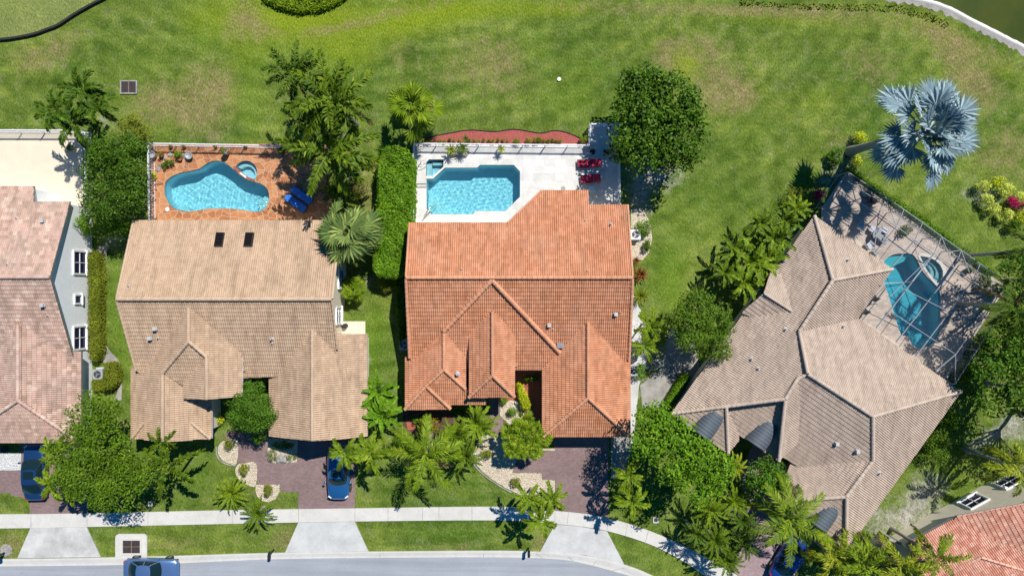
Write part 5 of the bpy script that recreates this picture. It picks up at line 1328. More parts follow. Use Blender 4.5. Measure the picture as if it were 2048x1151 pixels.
hedge('green_hedge', 'curved bright hedge at the top edge of the lawn', [(520, -30), (525, -2), (545, 8), (570, 17), (600, 22), (640, 18), (668, 8), (690, -6), (690, -30)], .5, 'leaf_lawn', .18, 4200, rough=.12)
hedge('lawn_bank_plants', 'rough olive growth along the top of the lake bank', [(1500, -12), (1510, 4), (1600, 8), (1700, 10), (1760, 8), (1800, 12), (1830, 20), (1860, 28), (1900, 46), (1892, 52), (1850, 36), (1800, 22), (1700, 17), (1600, 16), (1480, 8)], .14, 'leaf_olive', .2, 420, cat='bank plants', rough=.2, core=False)
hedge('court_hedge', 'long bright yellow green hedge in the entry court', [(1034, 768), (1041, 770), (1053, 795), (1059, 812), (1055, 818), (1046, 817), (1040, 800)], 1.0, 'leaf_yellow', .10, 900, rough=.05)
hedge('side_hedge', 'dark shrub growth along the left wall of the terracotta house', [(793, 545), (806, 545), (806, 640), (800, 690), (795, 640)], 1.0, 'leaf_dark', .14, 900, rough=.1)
# single shrubs
shrub('ball_shrub', 'round yellow green clipped ball at the foot of the tall hedge', 770, 571, 17, 16, 1.3, 'leaf_olive', .1)
for q in ((457, 888, 'clipped oval shrub in the rock bed nearest the tan house'), (489, 938, 'clipped oval shrub in the middle rock bed'), (536, 978, 'clipped oval shrub in the rock bed by the pavement')):
    shrub('oval_shrub', q[2], q[0], q[1], 10, 13, 1.0, 'leaf_olive', .09, group='clipped shrubs in the three rock beds')
shrub('ball_shrub', 'yellow green ball shrub left in the long cream rock bed', 974, 907, 11, 11, 1.0, 'leaf_olive', .09)
shrub('ball_shrub', 'yellow green ball shrub at the pavement end of the cream rock bed', 1030, 964, 12, 11, .9, 'leaf_olive', .09)
shrub('ball_shrub', 'green ball shrub under the tower eave', 1006, 800, 11, 9, .9, 'leaf_bright', .09)
shrub('ball_shrub', 'green ball shrub at the terracotta entry path', 1025, 822, 12, 11, .9, 'leaf_bright', .09)
shrub('ball_shrub', 'small orange green shrub by the entry court wall', 1053, 838, 10, 9, .9, 'leaf_redtip', .09)
shrub('flowering_shrub', 'yellow leaved bush by the tan house wall', 436, 838, 12, 13, .9, 'leaf_yellow', .12)
shrub('red_tip_shrub', 'red tipped bush in front of the left terracotta wing', 858, 848, 24, 24, 1.6, 'leaf_redtip', .13)
shrub('broadleaf_shrub', 'small bright green shrub by the brick landing', 832, 838, 11, 11, .9, 'leaf_bright', .14)
shrub('broadleaf_shrub', 'dark low bush on the lawn left of the coconut palm', 802, 885, 20, 24, 1.6, 'leaf_mid', .12)
shrub('broadleaf_shrub', 'dark shrubs beneath the left terracotta eave', 915, 822, 18, 10, 1.0, 'leaf_dark', .13)
shrub('juniper_shrub', 'spreading blue green juniper left of the garage planter', 546, 910, 12, 15, .5, 'palm_sabal', .12, .3)
shrub('juniper_shrub', 'spreading blue green juniper right of the garage planter', 585, 914, 13, 10, .5, 'palm_sabal', .12, .3)
shrub('shade_shrub', 'dark green shrub inside the garage planter', 567, 890, 24, 9, .8, 'leaf_dark', .12)
shrub('broadleaf_shrub', 'bright green bush beside the white air conditioner', 1288, 456, 18, 20, 1.5, 'leaf_bright', .13)
shrub('broadleaf_shrub', 'small dark bush below the white air conditioner', 1294, 491, 10, 14, 1.0, 'leaf_mid', .12)
shrub('broadleaf_shrub', 'bright bush hiding the lower air conditioner', 1278, 742, 12, 20, 1.3, 'leaf_bright', .13)
shrub('garden_shrub', 'brown green twiggy bush behind the umbrella', 712, 372, 26, 36, 1.6, 'leaf_brown', .14, .3, .4, .6)
shrub('garden_shrub', 'yellowish twiggy bush by the top left cage corner', 1592, 392, 32, 24, 1.8, 'leaf_olive', .13, .4, .35, .65)
shrub('flowering_shrub', 'magenta bougainvillea at the top left cage corner', 1638, 389, 11, 12, 1.9, 'leaf_pink', .12)
shrub('flowering_shrub', 'bright yellow bush left of the blue palm trunk', 1720, 275, 14, 13, 1.2, 'leaf_yellow', .14)
shrub('flowering_shrub', 'yellow green bush below the blue palm trunk', 1712, 322, 13, 14, .9, 'leaf_yellow', .13)
shrub('ball_shrub', 'dark round bush by the top cage corner', 1674, 313, 17, 22, 1.5, 'leaf_dark', .14)
for q in ((1965, 372, 16, 13, 'leaf_cream', 'cream variegated bush at the left tip of the flower bed'), (1993, 362, 14, 12, 'leaf_yellow', 'round yellow bush at the top of the flower bed'), (1972, 397, 13, 14, 'leaf_cream', 'cream variegated bush at the left side of the flower bed'), (2012, 380, 18, 14, 'leaf_cream', 'cream variegated bush in the middle of the flower bed'), (1985, 415, 15, 12, 'leaf_cream', 'cream variegated bush under the pink flowers'), (2008, 432, 18, 14, 'leaf_cream', 'cream bush at the lower end of the flower bed'), (2040, 392, 16, 16, 'leaf_cream', 'cream bush at the right edge of the flower bed'), (2045, 432, 14, 16, 'leaf_yellow', 'yellow bush at the lower right of the flower bed'), (2024, 404, 15, 12, 'leaf_pink', 'magenta bush in the middle of the flower bed'), (2044, 412, 10, 10, 'leaf_pink', 'magenta bush at the right edge of the flower bed'), (2028, 452, 16, 14, 'leaf_mid', 'green bush trailing below the flower bed')):
    shrub('flowering_shrub', q[5], q[0], q[1], q[2], q[3], 1.3, q[4], .12, group='bushes of the right flower bed')
# row of little shrubs in the red mulch
for i, x in enumerate((836, 847, 858, 870, 879, 889, 899, 909, 919, 938, 948, 958, 967, 977, 986, 996, 1006, 1016, 1079, 1088, 1096, 1105, 1113, 1121)):
    shrub('mulch_shrub', 'small round green shrub in the long row along the white fence', x, 280.5+(i % 3), 3.4+(i*7 % 3)*.5, 4.0, .5, ('leaf_mid', 'leaf_redtip', 'leaf_olive')[i % 3], .09, .5, .13, 1.0, group='little shrubs in the red mulch row')
for q in ((1033, 282, 9), (1058, 281, 9), (1075, 279, 10), (1166, 281, 8)):
    shrub('mulch_shrub', ('wide yellow green shrub at the middle of the red mulch', 'left one of the two touching olive shrubs in the mulch', 'right one of the two touching olive shrubs in the mulch', 'olive shrub at the right end of the red mulch')[(1033, 1058, 1075, 1166).index(q[0])], q[0], q[1], q[2], 7, .8, 'leaf_olive', .1)
shrub('pool_shrub', 'bright round bush by the pots at the kidney pool', 355, 309, 9, 9, .9, 'leaf_bright', .1); shrub('pool_shrub', 'long green bush between the pots and the pool edge', 338, 325, 12, 8, .7, 'leaf_mid', .1, more=((328, 331, 9, 7),))
shrub('pool_shrub', 'yellow leaved plant at the kidney pool left fence', 308, 352, 6, 8, .7, 'leaf_yellow', .1); shrub('pool_shrub', 'small shrub at the tip of the beige patio', 142, 297, 11, 8, .8, 'leaf_olive', .1)
shrub('cage_shrub', 'dark potted bush under the right end of the cage', 1985, 585, 14, 16, 1.2, 'leaf_mid', .13); shrub('cage_shrub', 'green ring of plants inside the cage by the spa', 1810, 462, 17, 12, .8, 'leaf_mid', .12)
shrub('cage_shrub', 'tall dark bush in the cage corner by the right wall', 1968, 565, 12, 20, 1.4, 'leaf_dark', .13)
shrub('entry_shrub', 'dark plants in the shaded taupe entry', 1485, 910, 12, 16, .8, 'leaf_dark', .13); shrub('court_shrub', 'dark bush at the back of the entry court', 1060, 755, 20, 8, 1.2, 'leaf_dark', .13)
shrub('entry_shrub', 'yellow green bush beside the royal blue car', 1622, 1112, 12, 16, .9, 'leaf_yellow', .13); shrub('entry_shrub', 'low brown green plants beside the taupe drive', 1500, 1008, 10, 8, .7, 'leaf_olive', .12)

# ---- palms
FR = 'fronds palms'
for q in ((162, 178, 5.8, 44, 'upper one of the four foxtail palms behind the beige patio'), (112, 222, 5.2, 44, 'leftmost of the four foxtail palms behind the beige patio'), (190, 212, 5.4, 42, 'rightmost of the four foxtail palms behind the beige patio'), (150, 246, 4.8, 46, 'lowest of the four foxtail palms, over the patio fence')):
    palm('foxtail_palm', q[4], 'adonidia', q[0], q[1], q[2], q[3]+4, 'palm_fox', base=(195+(q[0]-150)*.12, 252+(q[1]-210)*.1), trunk_r=.09, shaft=True, group='foxtail palms behind the patio')
for q in ((590, 148, 7.6, 62, 'palm_dark', 'dark royal palm highest in the group behind the kidney pool'), (662, 195, 8.0, 88, 'palm_green', 'tall royal palm in the middle of the group'), (622, 245, 7.0, 60, 'palm_dark', 'royal palm on the left over the lawn'), (660, 300, 6.6, 98, 'palm_green', 'royal palm spreading over the umbrella')):
    palm('royal_palm', q[5], 'royal', q[0], q[1], q[2], q[3], q[4], trunk_r=.2, shaft=True, group='royal palms behind the kidney pool')
palm('young_palm', 'short palm by the right edge of the flagstone deck', 'royal', 678, 388, 2.4, 40, 'palm_green', trunk_r=.1)
palm('fan_palm', 'yellow green fan palm on the lawn above the tall hedge', 'fan', 825, 212, 3.6, 58, 'palm_bright', trunk_r=.2, base=(845, 238))
palm('fan_palm', 'large grey green fan palm overhanging the tan roof corner', 'sabal', 697, 466, 5.0, 64, 'palm_sabal', trunk_r=.2)
palm('fan_palm', 'small bright fan palm below the big one beside the tan house', 'fan', 706, 578, 1.6, 28, 'palm_bright', trunk_r=.12)
palm('bismarck_palm', 'big silver blue fan palm on the right lawn', 'bismarck', 1855, 262, 8.6, 106, 'palm_blue', base=(1700, 303), trunk_r=.3, zs=.9)
palm('foxtail_palm', 'foxtail palm hanging over the blue parked car', 'adonidia', 690, 905, 4.4, 38, 'palm_bright', trunk_r=.09, shaft=True); palm('foxtail_palm', 'foxtail palm on the lawn right of the blue parked car', 'adonidia', 741, 908, 4.4, 44, 'palm_bright', trunk_r=.09, shaft=True)
palm('coconut_palm', 'yellowish coconut palm on the front lawn', 'coconut', 850, 908, 4.8, 80, 'palm_bright', base=(862, 868), trunk_r=.16)
for q in ((912, 868, 38, 'left one of the three date palms on the terracotta front bed'), (956, 846, 44, 'right one of the three date palms, nearest the tower'), (932, 912, 36, 'lowest of the three date palms on the terracotta front bed')):
    palm('date_palm', q[3], 'pygmy', q[0], q[1], 2.4, q[2], 'palm_green' if q[2] < 40 else 'palm_bright', trunk_r=.1, group='date palms before the terracotta house')
palm('lady_palm', 'dense round lady palm clump left of the terracotta garage', 'clump', 1048, 872, 2.4, 48, 'palm_bright', trunk_r=.08, zs=1.0)
for q in ((1058, 998, 36, 'left crown of the three palms over the pavement'), (1104, 998, 36, 'right crown of the three palms over the pavement'), (1083, 1040, 36, 'lowest crown of the three palms over the pavement')):
    palm('christmas_palm', q[3], 'adonidia', q[0], q[1], 4.6, q[2], 'palm_bright', base=(1064+(q[0]-1080)*.1, 975), trunk_r=.08, shaft=True, group='three palms over the pavement')
for q in ((1258, 952, 36, 'upper one of the two palms right of the terracotta drive'), (1264, 1004, 38, 'lower one of the two palms right of the terracotta drive')):
    palm('christmas_palm', q[3], 'adonidia', q[0], q[1], 4.8, q[2], 'palm_bright', trunk_r=.08, shaft=True, group='two palms right of the drive')
palm('fan_palm', 'bright palm at the right side of the large bright tree', 'pygmy', 1470, 933, 3.0, 28, 'palm_yellow', trunk_r=.1)
for q in ((1418, 1018, 38, 'palm_bright', 'bright date palm at the upper left of the drive cluster'), (1468, 1000, 36, 'palm_bright', 'bright date palm at the top of the drive cluster'), (1430, 1078, 38, 'palm_green', 'date palm in the middle of the drive cluster'), (1452, 1118, 36, 'palm_green', 'lowest date palm of the drive cluster, by the pavement'), (1488, 1082, 36, 'palm_dark', 'dark date palm at the edge of the pink drive'), (1484, 1040, 32, 'palm_dark', 'dark date palm between the bright ones and the pink drive'), (1392, 1066, 30, 'palm_dark', 'dark date palm beside the pavement at the cluster left')):
    palm('date_palm', q[4], 'pygmy', q[0], q[1], 3.0, q[2], q[3], trunk_r=.1, group='date palms beside the pink drive')
palm('coconut_palm', 'yellow green palm over the royal blue car', 'coconut', 1580, 1038, 5.4, 84, 'palm_bright', trunk_r=.15)
for q in ((1668, 1112, 4.4, 62, 'palm_yellow', 'queen palm just right of the royal blue car'), (1728, 1128, 5.0, 66, 'palm_bright', 'queen palm at the foot of the taupe roof'), (1800, 1130, 5.4, 66, 'palm_yellow', 'queen palm left of the red roof at the bottom edge'), (1872, 1112, 6.0, 58, 'palm_bright', 'queen palm hanging over the red roof')):
    palm('queen_palm', q[5], 'queen', q[0], q[1], q[2], q[3], q[4], trunk_r=.13, group='queen palms at the bottom right')
tree('garden_tree', 'dark undergrowth tree between the queen palms', 'tree', [(1760, 1110, 36, 26), (1830, 1135, 40, 26), (1700, 1140, 30, 24)], 2.2, .9, 'leaf_mid', .5, .2, .45, .8)
palm('queen_palm', 'yellowish palm at the right edge below the side lawn', 'queen', 2036, 935, 6.0, 62, 'palm_yellow', trunk_r=.13)
palm('queen_palm', 'palm at the right edge behind the cage corner', 'queen', 2030, 610, 6.5, 60, 'palm_dark', trunk_r=.14)
palm('queen_palm', 'palm just right of the frame shading the pool cage', 'queen', 2085, 500, 9.0, 75, 'palm_dark', trunk_r=.14)
palm('queen_palm', 'tall palm off the right edge above the side lawn', 'queen', 2150, 800, 9.0, 80, 'palm_dark', trunk_r=.14)
for q in ((1300, 652, 3.4, 34, 'palm_bright', 'upper one of the two palms at the terracotta right wall'), (1288, 690, 3.2, 34, 'palm_bright', 'lower one of the two palms at the terracotta right wall')):
    palm('christmas_palm', q[5], 'adonidia', q[0], q[1], q[2], q[3], q[4], trunk_r=.07, shaft=True, group='palms at the terracotta right wall')
palm('foxtail_palm', 'foxtail palm leaning over the navy car roof', 'adonidia', 112, 908, 4.6, 38, 'palm_bright', trunk_r=.09, shaft=True); palm('foxtail_palm', 'foxtail palm beside the rear of the navy car', 'adonidia', 108, 965, 4.6, 38, 'palm_bright', trunk_r=.09, shaft=True); palm('foxtail_palm', 'short foxtail palm at the lower left of the feathery tree', 'adonidia', 150, 985, 3.8, 30, 'palm_bright', trunk_r=.09, shaft=True)
palm('foxtail_palm', 'foxtail palm in front of the tan left gable', 'foxtail', 338, 930, 4.6, 62, 'palm_green', trunk_r=.1, shaft=True); palm('foxtail_palm', 'narrow foxtail palm touching the tan gable eave', 'foxtail', 322, 885, 4.4, 36, 'palm_green', trunk_r=.09, shaft=True)
palm('sago_palm', 'bright sago palm on the lawn beside the half round beds', 'sago', 463, 984, 1.0, 35, 'palm_bright', trunk_r=.16); palm('sago_palm', 'sago palm spreading over the pavement', 'sago', 517, 1026, 1.3, 34, 'palm_green', trunk_r=.16)
for q in ((756, 780, 40, 'upper giant bird of paradise beside the tan garage'), (766, 828, 42, 'lower giant bird of paradise beside the tan garage'), (748, 808, 34, 'giant bird of paradise touching the tan garage roof')):
    palm('bird_of_paradise', q[3], 'traveller', q[0], q[1], 2.2, q[2], 'leaf_bright', trunk_r=.1, cat='plant', group='giant birds of paradise by the garage')
for q in ((1502, 525, 50, 'palm_bright'), (1548, 478, 46, 'palm_green'), (1490, 565, 42, 'palm_bright'), (1470, 500, 40, 'palm_green'), (1572, 440, 36, 'palm_green'), (1535, 520, 44, 'palm_bright'), (1532, 565, 30, 'palm_bright'), (1450, 545, 34, 'palm_green'), (1592, 418, 30, 'palm_bright'), (1520, 445, 36, 'palm_green')):
    palm('areca_palm', ('areca palm in the middle of the clump left of the taupe roof', 'areca palm at the top middle of the clump', 'areca palm at the lower left of the clump', 'areca palm at the outer left of the clump over the lawn', 'areca palm at the top of the clump near the cage', 'areca palm of the clump brushing the taupe roof', 'areca palm of the clump by the small taupe dormer', 'areca palm at the far left tip of the clump', 'areca palm at the upper tip of the clump by the roof point', 'areca palm at the upper left edge of the clump over the lawn')[(1502, 1548, 1490, 1470, 1572, 1535, 1532, 1450, 1592, 1520).index(q[0])], 'heliconia', q[0], q[1], 2.6, q[2], q[3], trunk_r=.09, cat='plant', group='broad leaved clump left of the taupe roof')
palm('bromeliad', 'wine red spiky bromeliad right of the terracotta ridge', 'bromeliad', 1281, 549, .4, 20, 'bromeliad_red', cat='plant'); palm('bromeliad', 'yellow green spiky bromeliad right of the terracotta wall', 'bromeliad', 1280, 592, .4, 22, 'leaf_olive', cat='plant'); palm('bromeliad', 'small wine red bromeliad above the larger spiky ones', 'bromeliad', 1272, 520, .4, 11, 'bromeliad_red', cat='plant')
palm('pool_palm', 'small spiky palm at the travertine fence, left of a pair', 'sago', 902, 300, .9, 13, 'palm_yellow', trunk_r=.06); palm('pool_palm', 'small spiky palm at the travertine fence, right of a pair', 'sago', 926, 297, .9, 13, 'palm_green', trunk_r=.06); palm('pool_palm', 'small yellow palm alone at the travertine fence', 'sago', 1002, 298, .8, 10, 'palm_yellow', trunk_r=.06)
palm('pool_palm', 'dark spiky palm just outside the travertine fence', 'sago', 931, 278, .9, 9, 'palm_dark', trunk_r=.06)

# ------------------------------------------------------------------ fences
def fence(label, line, h=1.15, top_px=True, mat='white_metal', group=None, posts=1.9, pick=.125):
    Q = [P(x, y, h if top_px else 0) for x, y in line]
    Q = [Vector((q.x, q.y, 0)) for q in Q]
    e = empty('picket_fence', Q[0], label, 'fence', group); rl = MB(); pk = MB()
    for a, b in zip(Q[:-1], Q[1:]):
        L = (b-a).length; k = max(1, round(L/posts)); d = (b-a).normalized()
        for z in (h, h-.16, .12): rl.beam(a+Vector((0, 0, z)), b+Vector((0, 0, z)), .05, .04)
        n = int(L/pick)
        for i in range(1, n): p = a.lerp(b, i/n); pk.beam(p+Vector((0, 0, .1)), p+Vector((0, 0, h)), .022, .022)
        for i in range(k+1):
            p = a.lerp(b, i/k); m = MB(); m.box(p+Vector((0, 0, h/2)), (.065, .065, h)); m.box(p+Vector((0, 0, h+.03)), (.09, .09, .04))
            if i < k or b is Q[-1]: m.build('post', [M[mat]], e)
    rl.build('rails', [M[mat]], e); pk.build('pickets', [M[mat]], e); return e
fence('white picket fence along the back and side of the beige patio', [(-300, 258), (166, 260), (170, 330), (168, 425)])
fence('white picket fence across the back of the kidney pool deck', [(297, 440), (295, 286), (480, 289), (655, 294)])
fence('white picket fence round the left and back of the travertine deck', [(827, 446), (826, 286), (1000, 288), (1181, 290)])
fence('white picket fence round the right end of the travertine deck', [(1181, 290), (1180, 248), (1232, 246), (1240, 262), (1240, 405)])

# ------------------------------------------------------------------ screen cage
def cage():
    e = empty('screen_cage', P(1850, 560), 'grey framed screen cage over the teal curved pool', 'screen cage')
    zw, zr_ = 2.6, 3.45
    rail = [(1648, 412), (1696, 344), (1771.6, 394), (1807.5, 419), (1845, 445), (1883, 473), (1922.6, 500), (1960, 527), (2034, 577)]
    right = [(2034, 577), (1994, 636), (1954, 700), (1910, 768)]
    bend = [(1711, 400), (1757, 428), (1793, 453), (1830, 480), (1868, 507), (1908, 535), (1945, 562), (1992, 592)]
    rb = [(1992, 592), (1952, 650), (1911, 708)]
    W = lambda p: P(*p, zw); B_ = lambda p: P(*p, zr_)
    scr = MB(); beams = []
    def beam(a, b, w=.035, h=.08): beams.append((a, b, w, h))
    def panel(*q): scr.add(q, [tuple(range(len(q)))])
    for L in (rail, right):
        for a, b in zip(L[:-1], L[1:]):
            beam(W(a), W(b)); pa, pb = W(a), W(b); ga, gb = Vector((pa.x, pa.y, .06)), Vector((pb.x, pb.y, .06)); panel(pa, pb, gb, ga)
            beam(ga+Vector((0, 0, 1)), gb+Vector((0, 0, 1)), .04, .05)
        for a in L: p = W(a); beam(Vector((p.x, p.y, .06)), p, .06, .06)
    for L in (bend, rb):
        for a, b in zip(L[:-1], L[1:]): beam(B_(a), B_(b))
    # mansard
    for a, b in zip(rail[2:8], bend[1:7]): beam(W(a), B_(b))
    beam(W(rail[1]), B_(bend[0])); beam(W(rail[8]), B_(bend[7])); beam(W(right[1]), B_(rb[1])) if False else None
    mid = (1973, 668); beam(W((1972, 671)), B_((1952, 650))); beam(W(right[-1]), B_(rb[-1]))
    R_ = [rail[1]]+rail[2:8]+[rail[8]]
    for i in range(7): panel(W(R_[i]), W(R_[i+1]), B_(bend[i+1]), B_(bend[i]))
    panel(W(rail[8]), W((1972, 671)), B_(rb[1]), B_(rb[0])); panel(W((1972, 671)), W(right[-1]), B_(rb[2]), B_(rb[1]))
    # flat roof beams to the eaves
    ends = [(1709, 474), (1748, 507), (1784, 532), (1752, 656), (1792, 684), (1831, 712), (1871, 741)]
    E_ = [P(*q, 3.05) for q in ends]
    for b, q in zip(bend[1:7], E_[:6]): beam(B_(b), q, .05, .12)
    beam(B_(rb[-1]), P(1871, 741, 3.05), .06, .14); beam(B_(bend[0]), P(1665, 449, 3.05)); beam(W(rail[0]), P(1665, 449, 3.05))
    panel(B_(bend[0]), B_(bend[1]), E_[0], P(1665, 449, 3.05)); panel(B_(bend[1]), B_(bend[2]), E_[1], E_[0]); panel(B_(bend[2]), B_(bend[3]), E_[2], E_[1])
    panel(B_(bend[3]), B_(bend[4]), E_[3], P(1718, 637, 3.05), P(1785, 540, 3.05), E_[2]); panel(B_(bend[4]), B_(bend[5]), E_[4], E_[3]); panel(B_(bend[5]), B_(bend[6]), E_[5], E_[4]); panel(B_(bend[6]), B_(bend[7]), B_(rb[1]), B_(rb[2]), P(1871, 741, 3.05), E_[5])
    panel(W(rail[0]), W(rail[1]), B_(bend[0]), P(1665, 449, 3.05)); panel(W(right[-1]), B_(rb[2]), P(1871, 741, 3.05), P(1905, 770, 3.0))
    # purlins
    U = Vector((math.cos(R(35.2)), -math.sin(R(35.2)), 0))
    for a, b in (((1802, 575), (1952, 650)), ((1791.5, 629), (1911, 708)), ((1690, 440), (1730, 466)), ((1735, 452), (1808, 505)), ((1772, 600), (1868, 507)), ((1757, 428), (1711, 400)), ((1757, 428), (1748, 507)), ((1868, 507), (1823, 563)), ((1833, 563), (1766, 566)), ((1833, 563), (1768, 567)), ((1908, 535), (1883, 473)), ((1793, 453), (1771, 394)), ((1879, 507), (1922, 500)), ((1945, 562), (1922, 500))):
        beam(P(*a, 3.4), P(*b, 3.4), .035, .05)
    for a, b in (((1833, 507), (1830, 480)), ): beam(P(*a, 3.4), P(*b, 3.4), .035, .05)
    for a, b, w, h in beams:
        m = MB(); m.beam(a, b, w, h); m.build('beam', [M['alu']], e)
    scr.build('screen', [M['screen']], e)
cage()

# ------------------------------------------------------------------ cars
def car(label, px, py, z, heading, paint_, L=4.75, W_=1.86, Ht=1.46, suv=False, sunroof=True):
    """heading: degrees clockwise from +Y of the nose"""
    c = P(px, py, z); e = empty('parked_car', (c.x, c.y, 0), label, 'car', None, R(90-heading)); pm = M[paint_]
    # body shell: stations from tail (-) to nose (+)
    hw = W_/2
    st = [(-.5, .62, .52, .66), (-.49, .74, .42, .82), (-.465, .86, .34, .93), (-.40, .95, .30, 1.0), (-.30, .985, .26, 1.0), (-.1, 1.0, .24, .97), (.12, 1.0, .24, .95), (.22, .99, .24, .94), (.30, .975, .26, .90), (.38, .945, .28, .85), (.44, .88, .32, .78), (.475, .78, .38, .69), (.495, .64, .44, .58), (.5, .5, .48, .52)]
    if suv: st = [(a, b, c_, d+(.10 if a < .2 else .12)) for a, b, c_, d in st]
    m = MB(); v = []; f = []; sec = []
    for x, w, zb, zt in st:
        h = zt-zb
        prof = [(-.80, 0), (-.97, .12), (-1.0, .42), (-.975, .72), (-.90, .92), (-.72, 1.0), (-.38, 1.035), (0, 1.045)]
        row = [(x*L, y*w*hw, zb+t*h) for y, t in prof]+[(x*L, -y*w*hw, zb+t*h) for y, t in prof[-2::-1]]
        v += row
    k = 15
    for i in range(len(st)-1):
        for j in range(k-1): f.append((i*k+j, i*k+j+1, (i+1)*k+j+1, (i+1)*k+j))
        f.append((i*k+k-1, i*k, (i+1)*k, (i+1)*k+k-1))
    f.append(tuple(range(k))); f.append(tuple(range((len(st)-1)*k+k-1, (len(st)-1)*k-1, -1)))
    m.add(v, f); b = m.build('body', [pm], e, True, True)
    sd_ = b.modifiers.new('sub', 'SUBSURF'); sd_.levels = 1; sd_.render_levels = 2
    belt = .97+(.1 if suv else 0); rz = Ht
    # cabin: base ring and roof ring
    xf, xr = (.215*L, -.36*L) if not suv else (.215*L, -.455*L)
    rf, rr_ = (.07*L, -.19*L) if not suv else (.08*L, -.38*L)
    bw = hw*.86; rw = hw*.63
    def ring(x, w, z): return [(x, -w, z), (x, -w*.5, z+.01), (x, 0, z+.015), (x, w*.5, z+.01), (x, w, z)]
    def grid(rows, name, mat_, par=e, sm=True):
        mm = MB(); vv = [p for r in rows for p in r]; n = len(rows[0]); ff = []
        for i in range(len(rows)-1):
            for j in range(n-1): ff.append((i*n+j, i*n+j+1, (i+1)*n+j+1, (i+1)*n+j))
        mm.add(vv, ff); return mm.build(name, [mat_], par, sm, True)
    def bow(x, w, z, b_, c_=.0): return [(x-b_*abs(t)**2, t*w, z+c_*(1-t*t)) for t in (-1, -.6, -.2, .2, .6, 1)]
    grid([bow(xf+.08, bw*.97, belt-.03, .20, .05), bow((xf+rf)/2+.05, bw*.86, (belt+rz)/2+.03, .14, .04), bow(rf+.04, rw, rz-.035, .10, .035)], 'windshield', M['car_glass'])
    roof = grid([bow(rf+.04, rw, rz-.035, .10, .035), bow(rf-.12, rw*1.02, rz-.01, .05, .035), bow((rf+rr_)/2, rw*1.03, rz, 0, .035), bow(rr_+.12, rw*.99, rz-.02, -.04, .035), bow(rr_, rw*.95, rz-.05, -.08, .035)], 'roof', pm)
    if not suv: grid([bow(rr_, rw*.95, rz-.05, -.08, .035), bow((rr_+xr)/2-.06, bw*.85, (belt+rz)/2+.06, -.12, .04), bow(xr-.05, bw*.92, belt+.02, -.16, .05)], 'rear_window', M['car_glass'])
    else: grid([bow(rr_, rw*.95, rz-.05, -.08, .035), bow((rr_+xr)/2-.03, bw*.87, (belt+rz)/2+.1, -.10, .04), bow(xr-.05, bw*.92, belt+.0, -.14, .05)], 'rear_window', M['car_glass'])
    for s in (-1, 1):
        q0 = [(xf-.12, s*bw*.97, belt-.03), (rf-.06, s*rw, rz-.035)]; 
        mm = MB(); N = 5; A_ = []; Bt = []
        for i in range(N):
            t = i/(N-1); xb = (xf-.12)*(1-t)+(xr+.11)*t; xt = (rf-.06)*(1-t)+(rr_+.08)*t
            A_.append((xb, s*bw*(.97+.05*math.sin(math.pi*t)), belt-.03+.04*t)); Bt.append((xt, s*rw*(1+.03*math.sin(math.pi*t)), rz-.035-.015*t))
        mm.add(A_+Bt, [(i, i+1, N+i+1, N+i) for i in range(N-1)]); mm.build('side_windows', [M['car_glass']], e, False, True)
        mm = MB()
        for t in ((0, 0), (.5, .5), (1, 1)):
            i = int(t[0]*(N-1)); mm.beam(Vector(A_[i])+Vector((0, s*.012, 0)), Vector(Bt[i])+Vector((0, s*.012, 0)), .07, .03)
        for i in range(N-1): mm.beam(Vector(Bt[i])+Vector((0, 0, .01)), Vector(Bt[i+1])+Vector((0, 0, .01)), .05, .05)
        mm.build('pillars', [pm], e, False, True)
        # mirrors
        mm = MB(); mm.box((xf-.18, s*(hw+.09), belt+.06), (.14, .2, .13)); o = mm.build('mirror', [pm], e, False, True, .03)
        for wx in (.30, -.305):
            mm = MB(); r = .335; cx, cy = wx*L, s*(hw-.10)
            prof = [(.19, -.11), (r-.02, -.11), (r, -.08), (r, .08), (r-.02, .11), (.19, .11)]
            vv = []; ff = []; n = 24
            for rr, yy in prof:
                for j in range(n): t = 6.2832*j/n; vv.append((cx+rr*math.cos(t), cy+yy, r+rr*math.sin(t)))
            for i in range(5):
                for j in range(n): ff.append((i*n+j, i*n+(j+1) % n, (i+1)*n+(j+1) % n, (i+1)*n+j))
            mm.add(vv, ff); w = mm.build('wheel', [M['tyre']], e, True, True)
            mm = MB(); vv = [(cx, cy+s*.07, r)]; 
            for j in range(n): t = 6.2832*j/n; vv.append((cx+.2*math.cos(t), cy+s*.09, r+.2*math.sin(t)))
            mm.add(vv, [(0, 1+j, 1+(j+1) % n) for j in range(n)]); mm.build('rim', [M['grey_metal']], w, False, True)
        mm = MB(); mm.beam((.462*L, s*hw*.60, .70+(.1 if suv else 0)), (.425*L, s*hw*.87, .74+(.1 if suv else 0)), .12, .12); mm.build('headlight', [M['light_clear']], e, False, True, .02)
        mm = MB(); mm.beam((-.483*L, s*hw*.58, .80+(.1 if suv else 0)), (-.455*L, s*hw*.84, .84+(.1 if suv else 0)), .10, .11); mm.build('tail_light', [M['light_red']], e, False, True, .02)
    if sunroof:
        mm = MB(); mm.box((rf-.44, 0, rz+.026), (.62, .84, .03)); mm.build('sunroof', [M['car_glass']], roof, False, True, .03)
    mm = MB(); mm.box((-.495*L, 0, .62), (.03, .5, .13)); mm.build('number_plate', [M['white_paint']], e, False, True)
    mm = MB(); mm.box((-.30*L, 0, .26), (L*.36, W_*.8, .12)); mm.box((.2*L, 0, .26), (L*.5, W_*.8, .12)); mm.build('underbody', [M['black']], e, False, True)
    return e
car('navy saloon car under the pink roof eave', 66, 944, .9, -1.5, 'paint_navy', 4.75, 1.86)
car('blue car with a black sunroof parked on the tan house drive', 676, 943, .9, 180, 'paint_blue', 4.7, 1.87, 1.55, True)
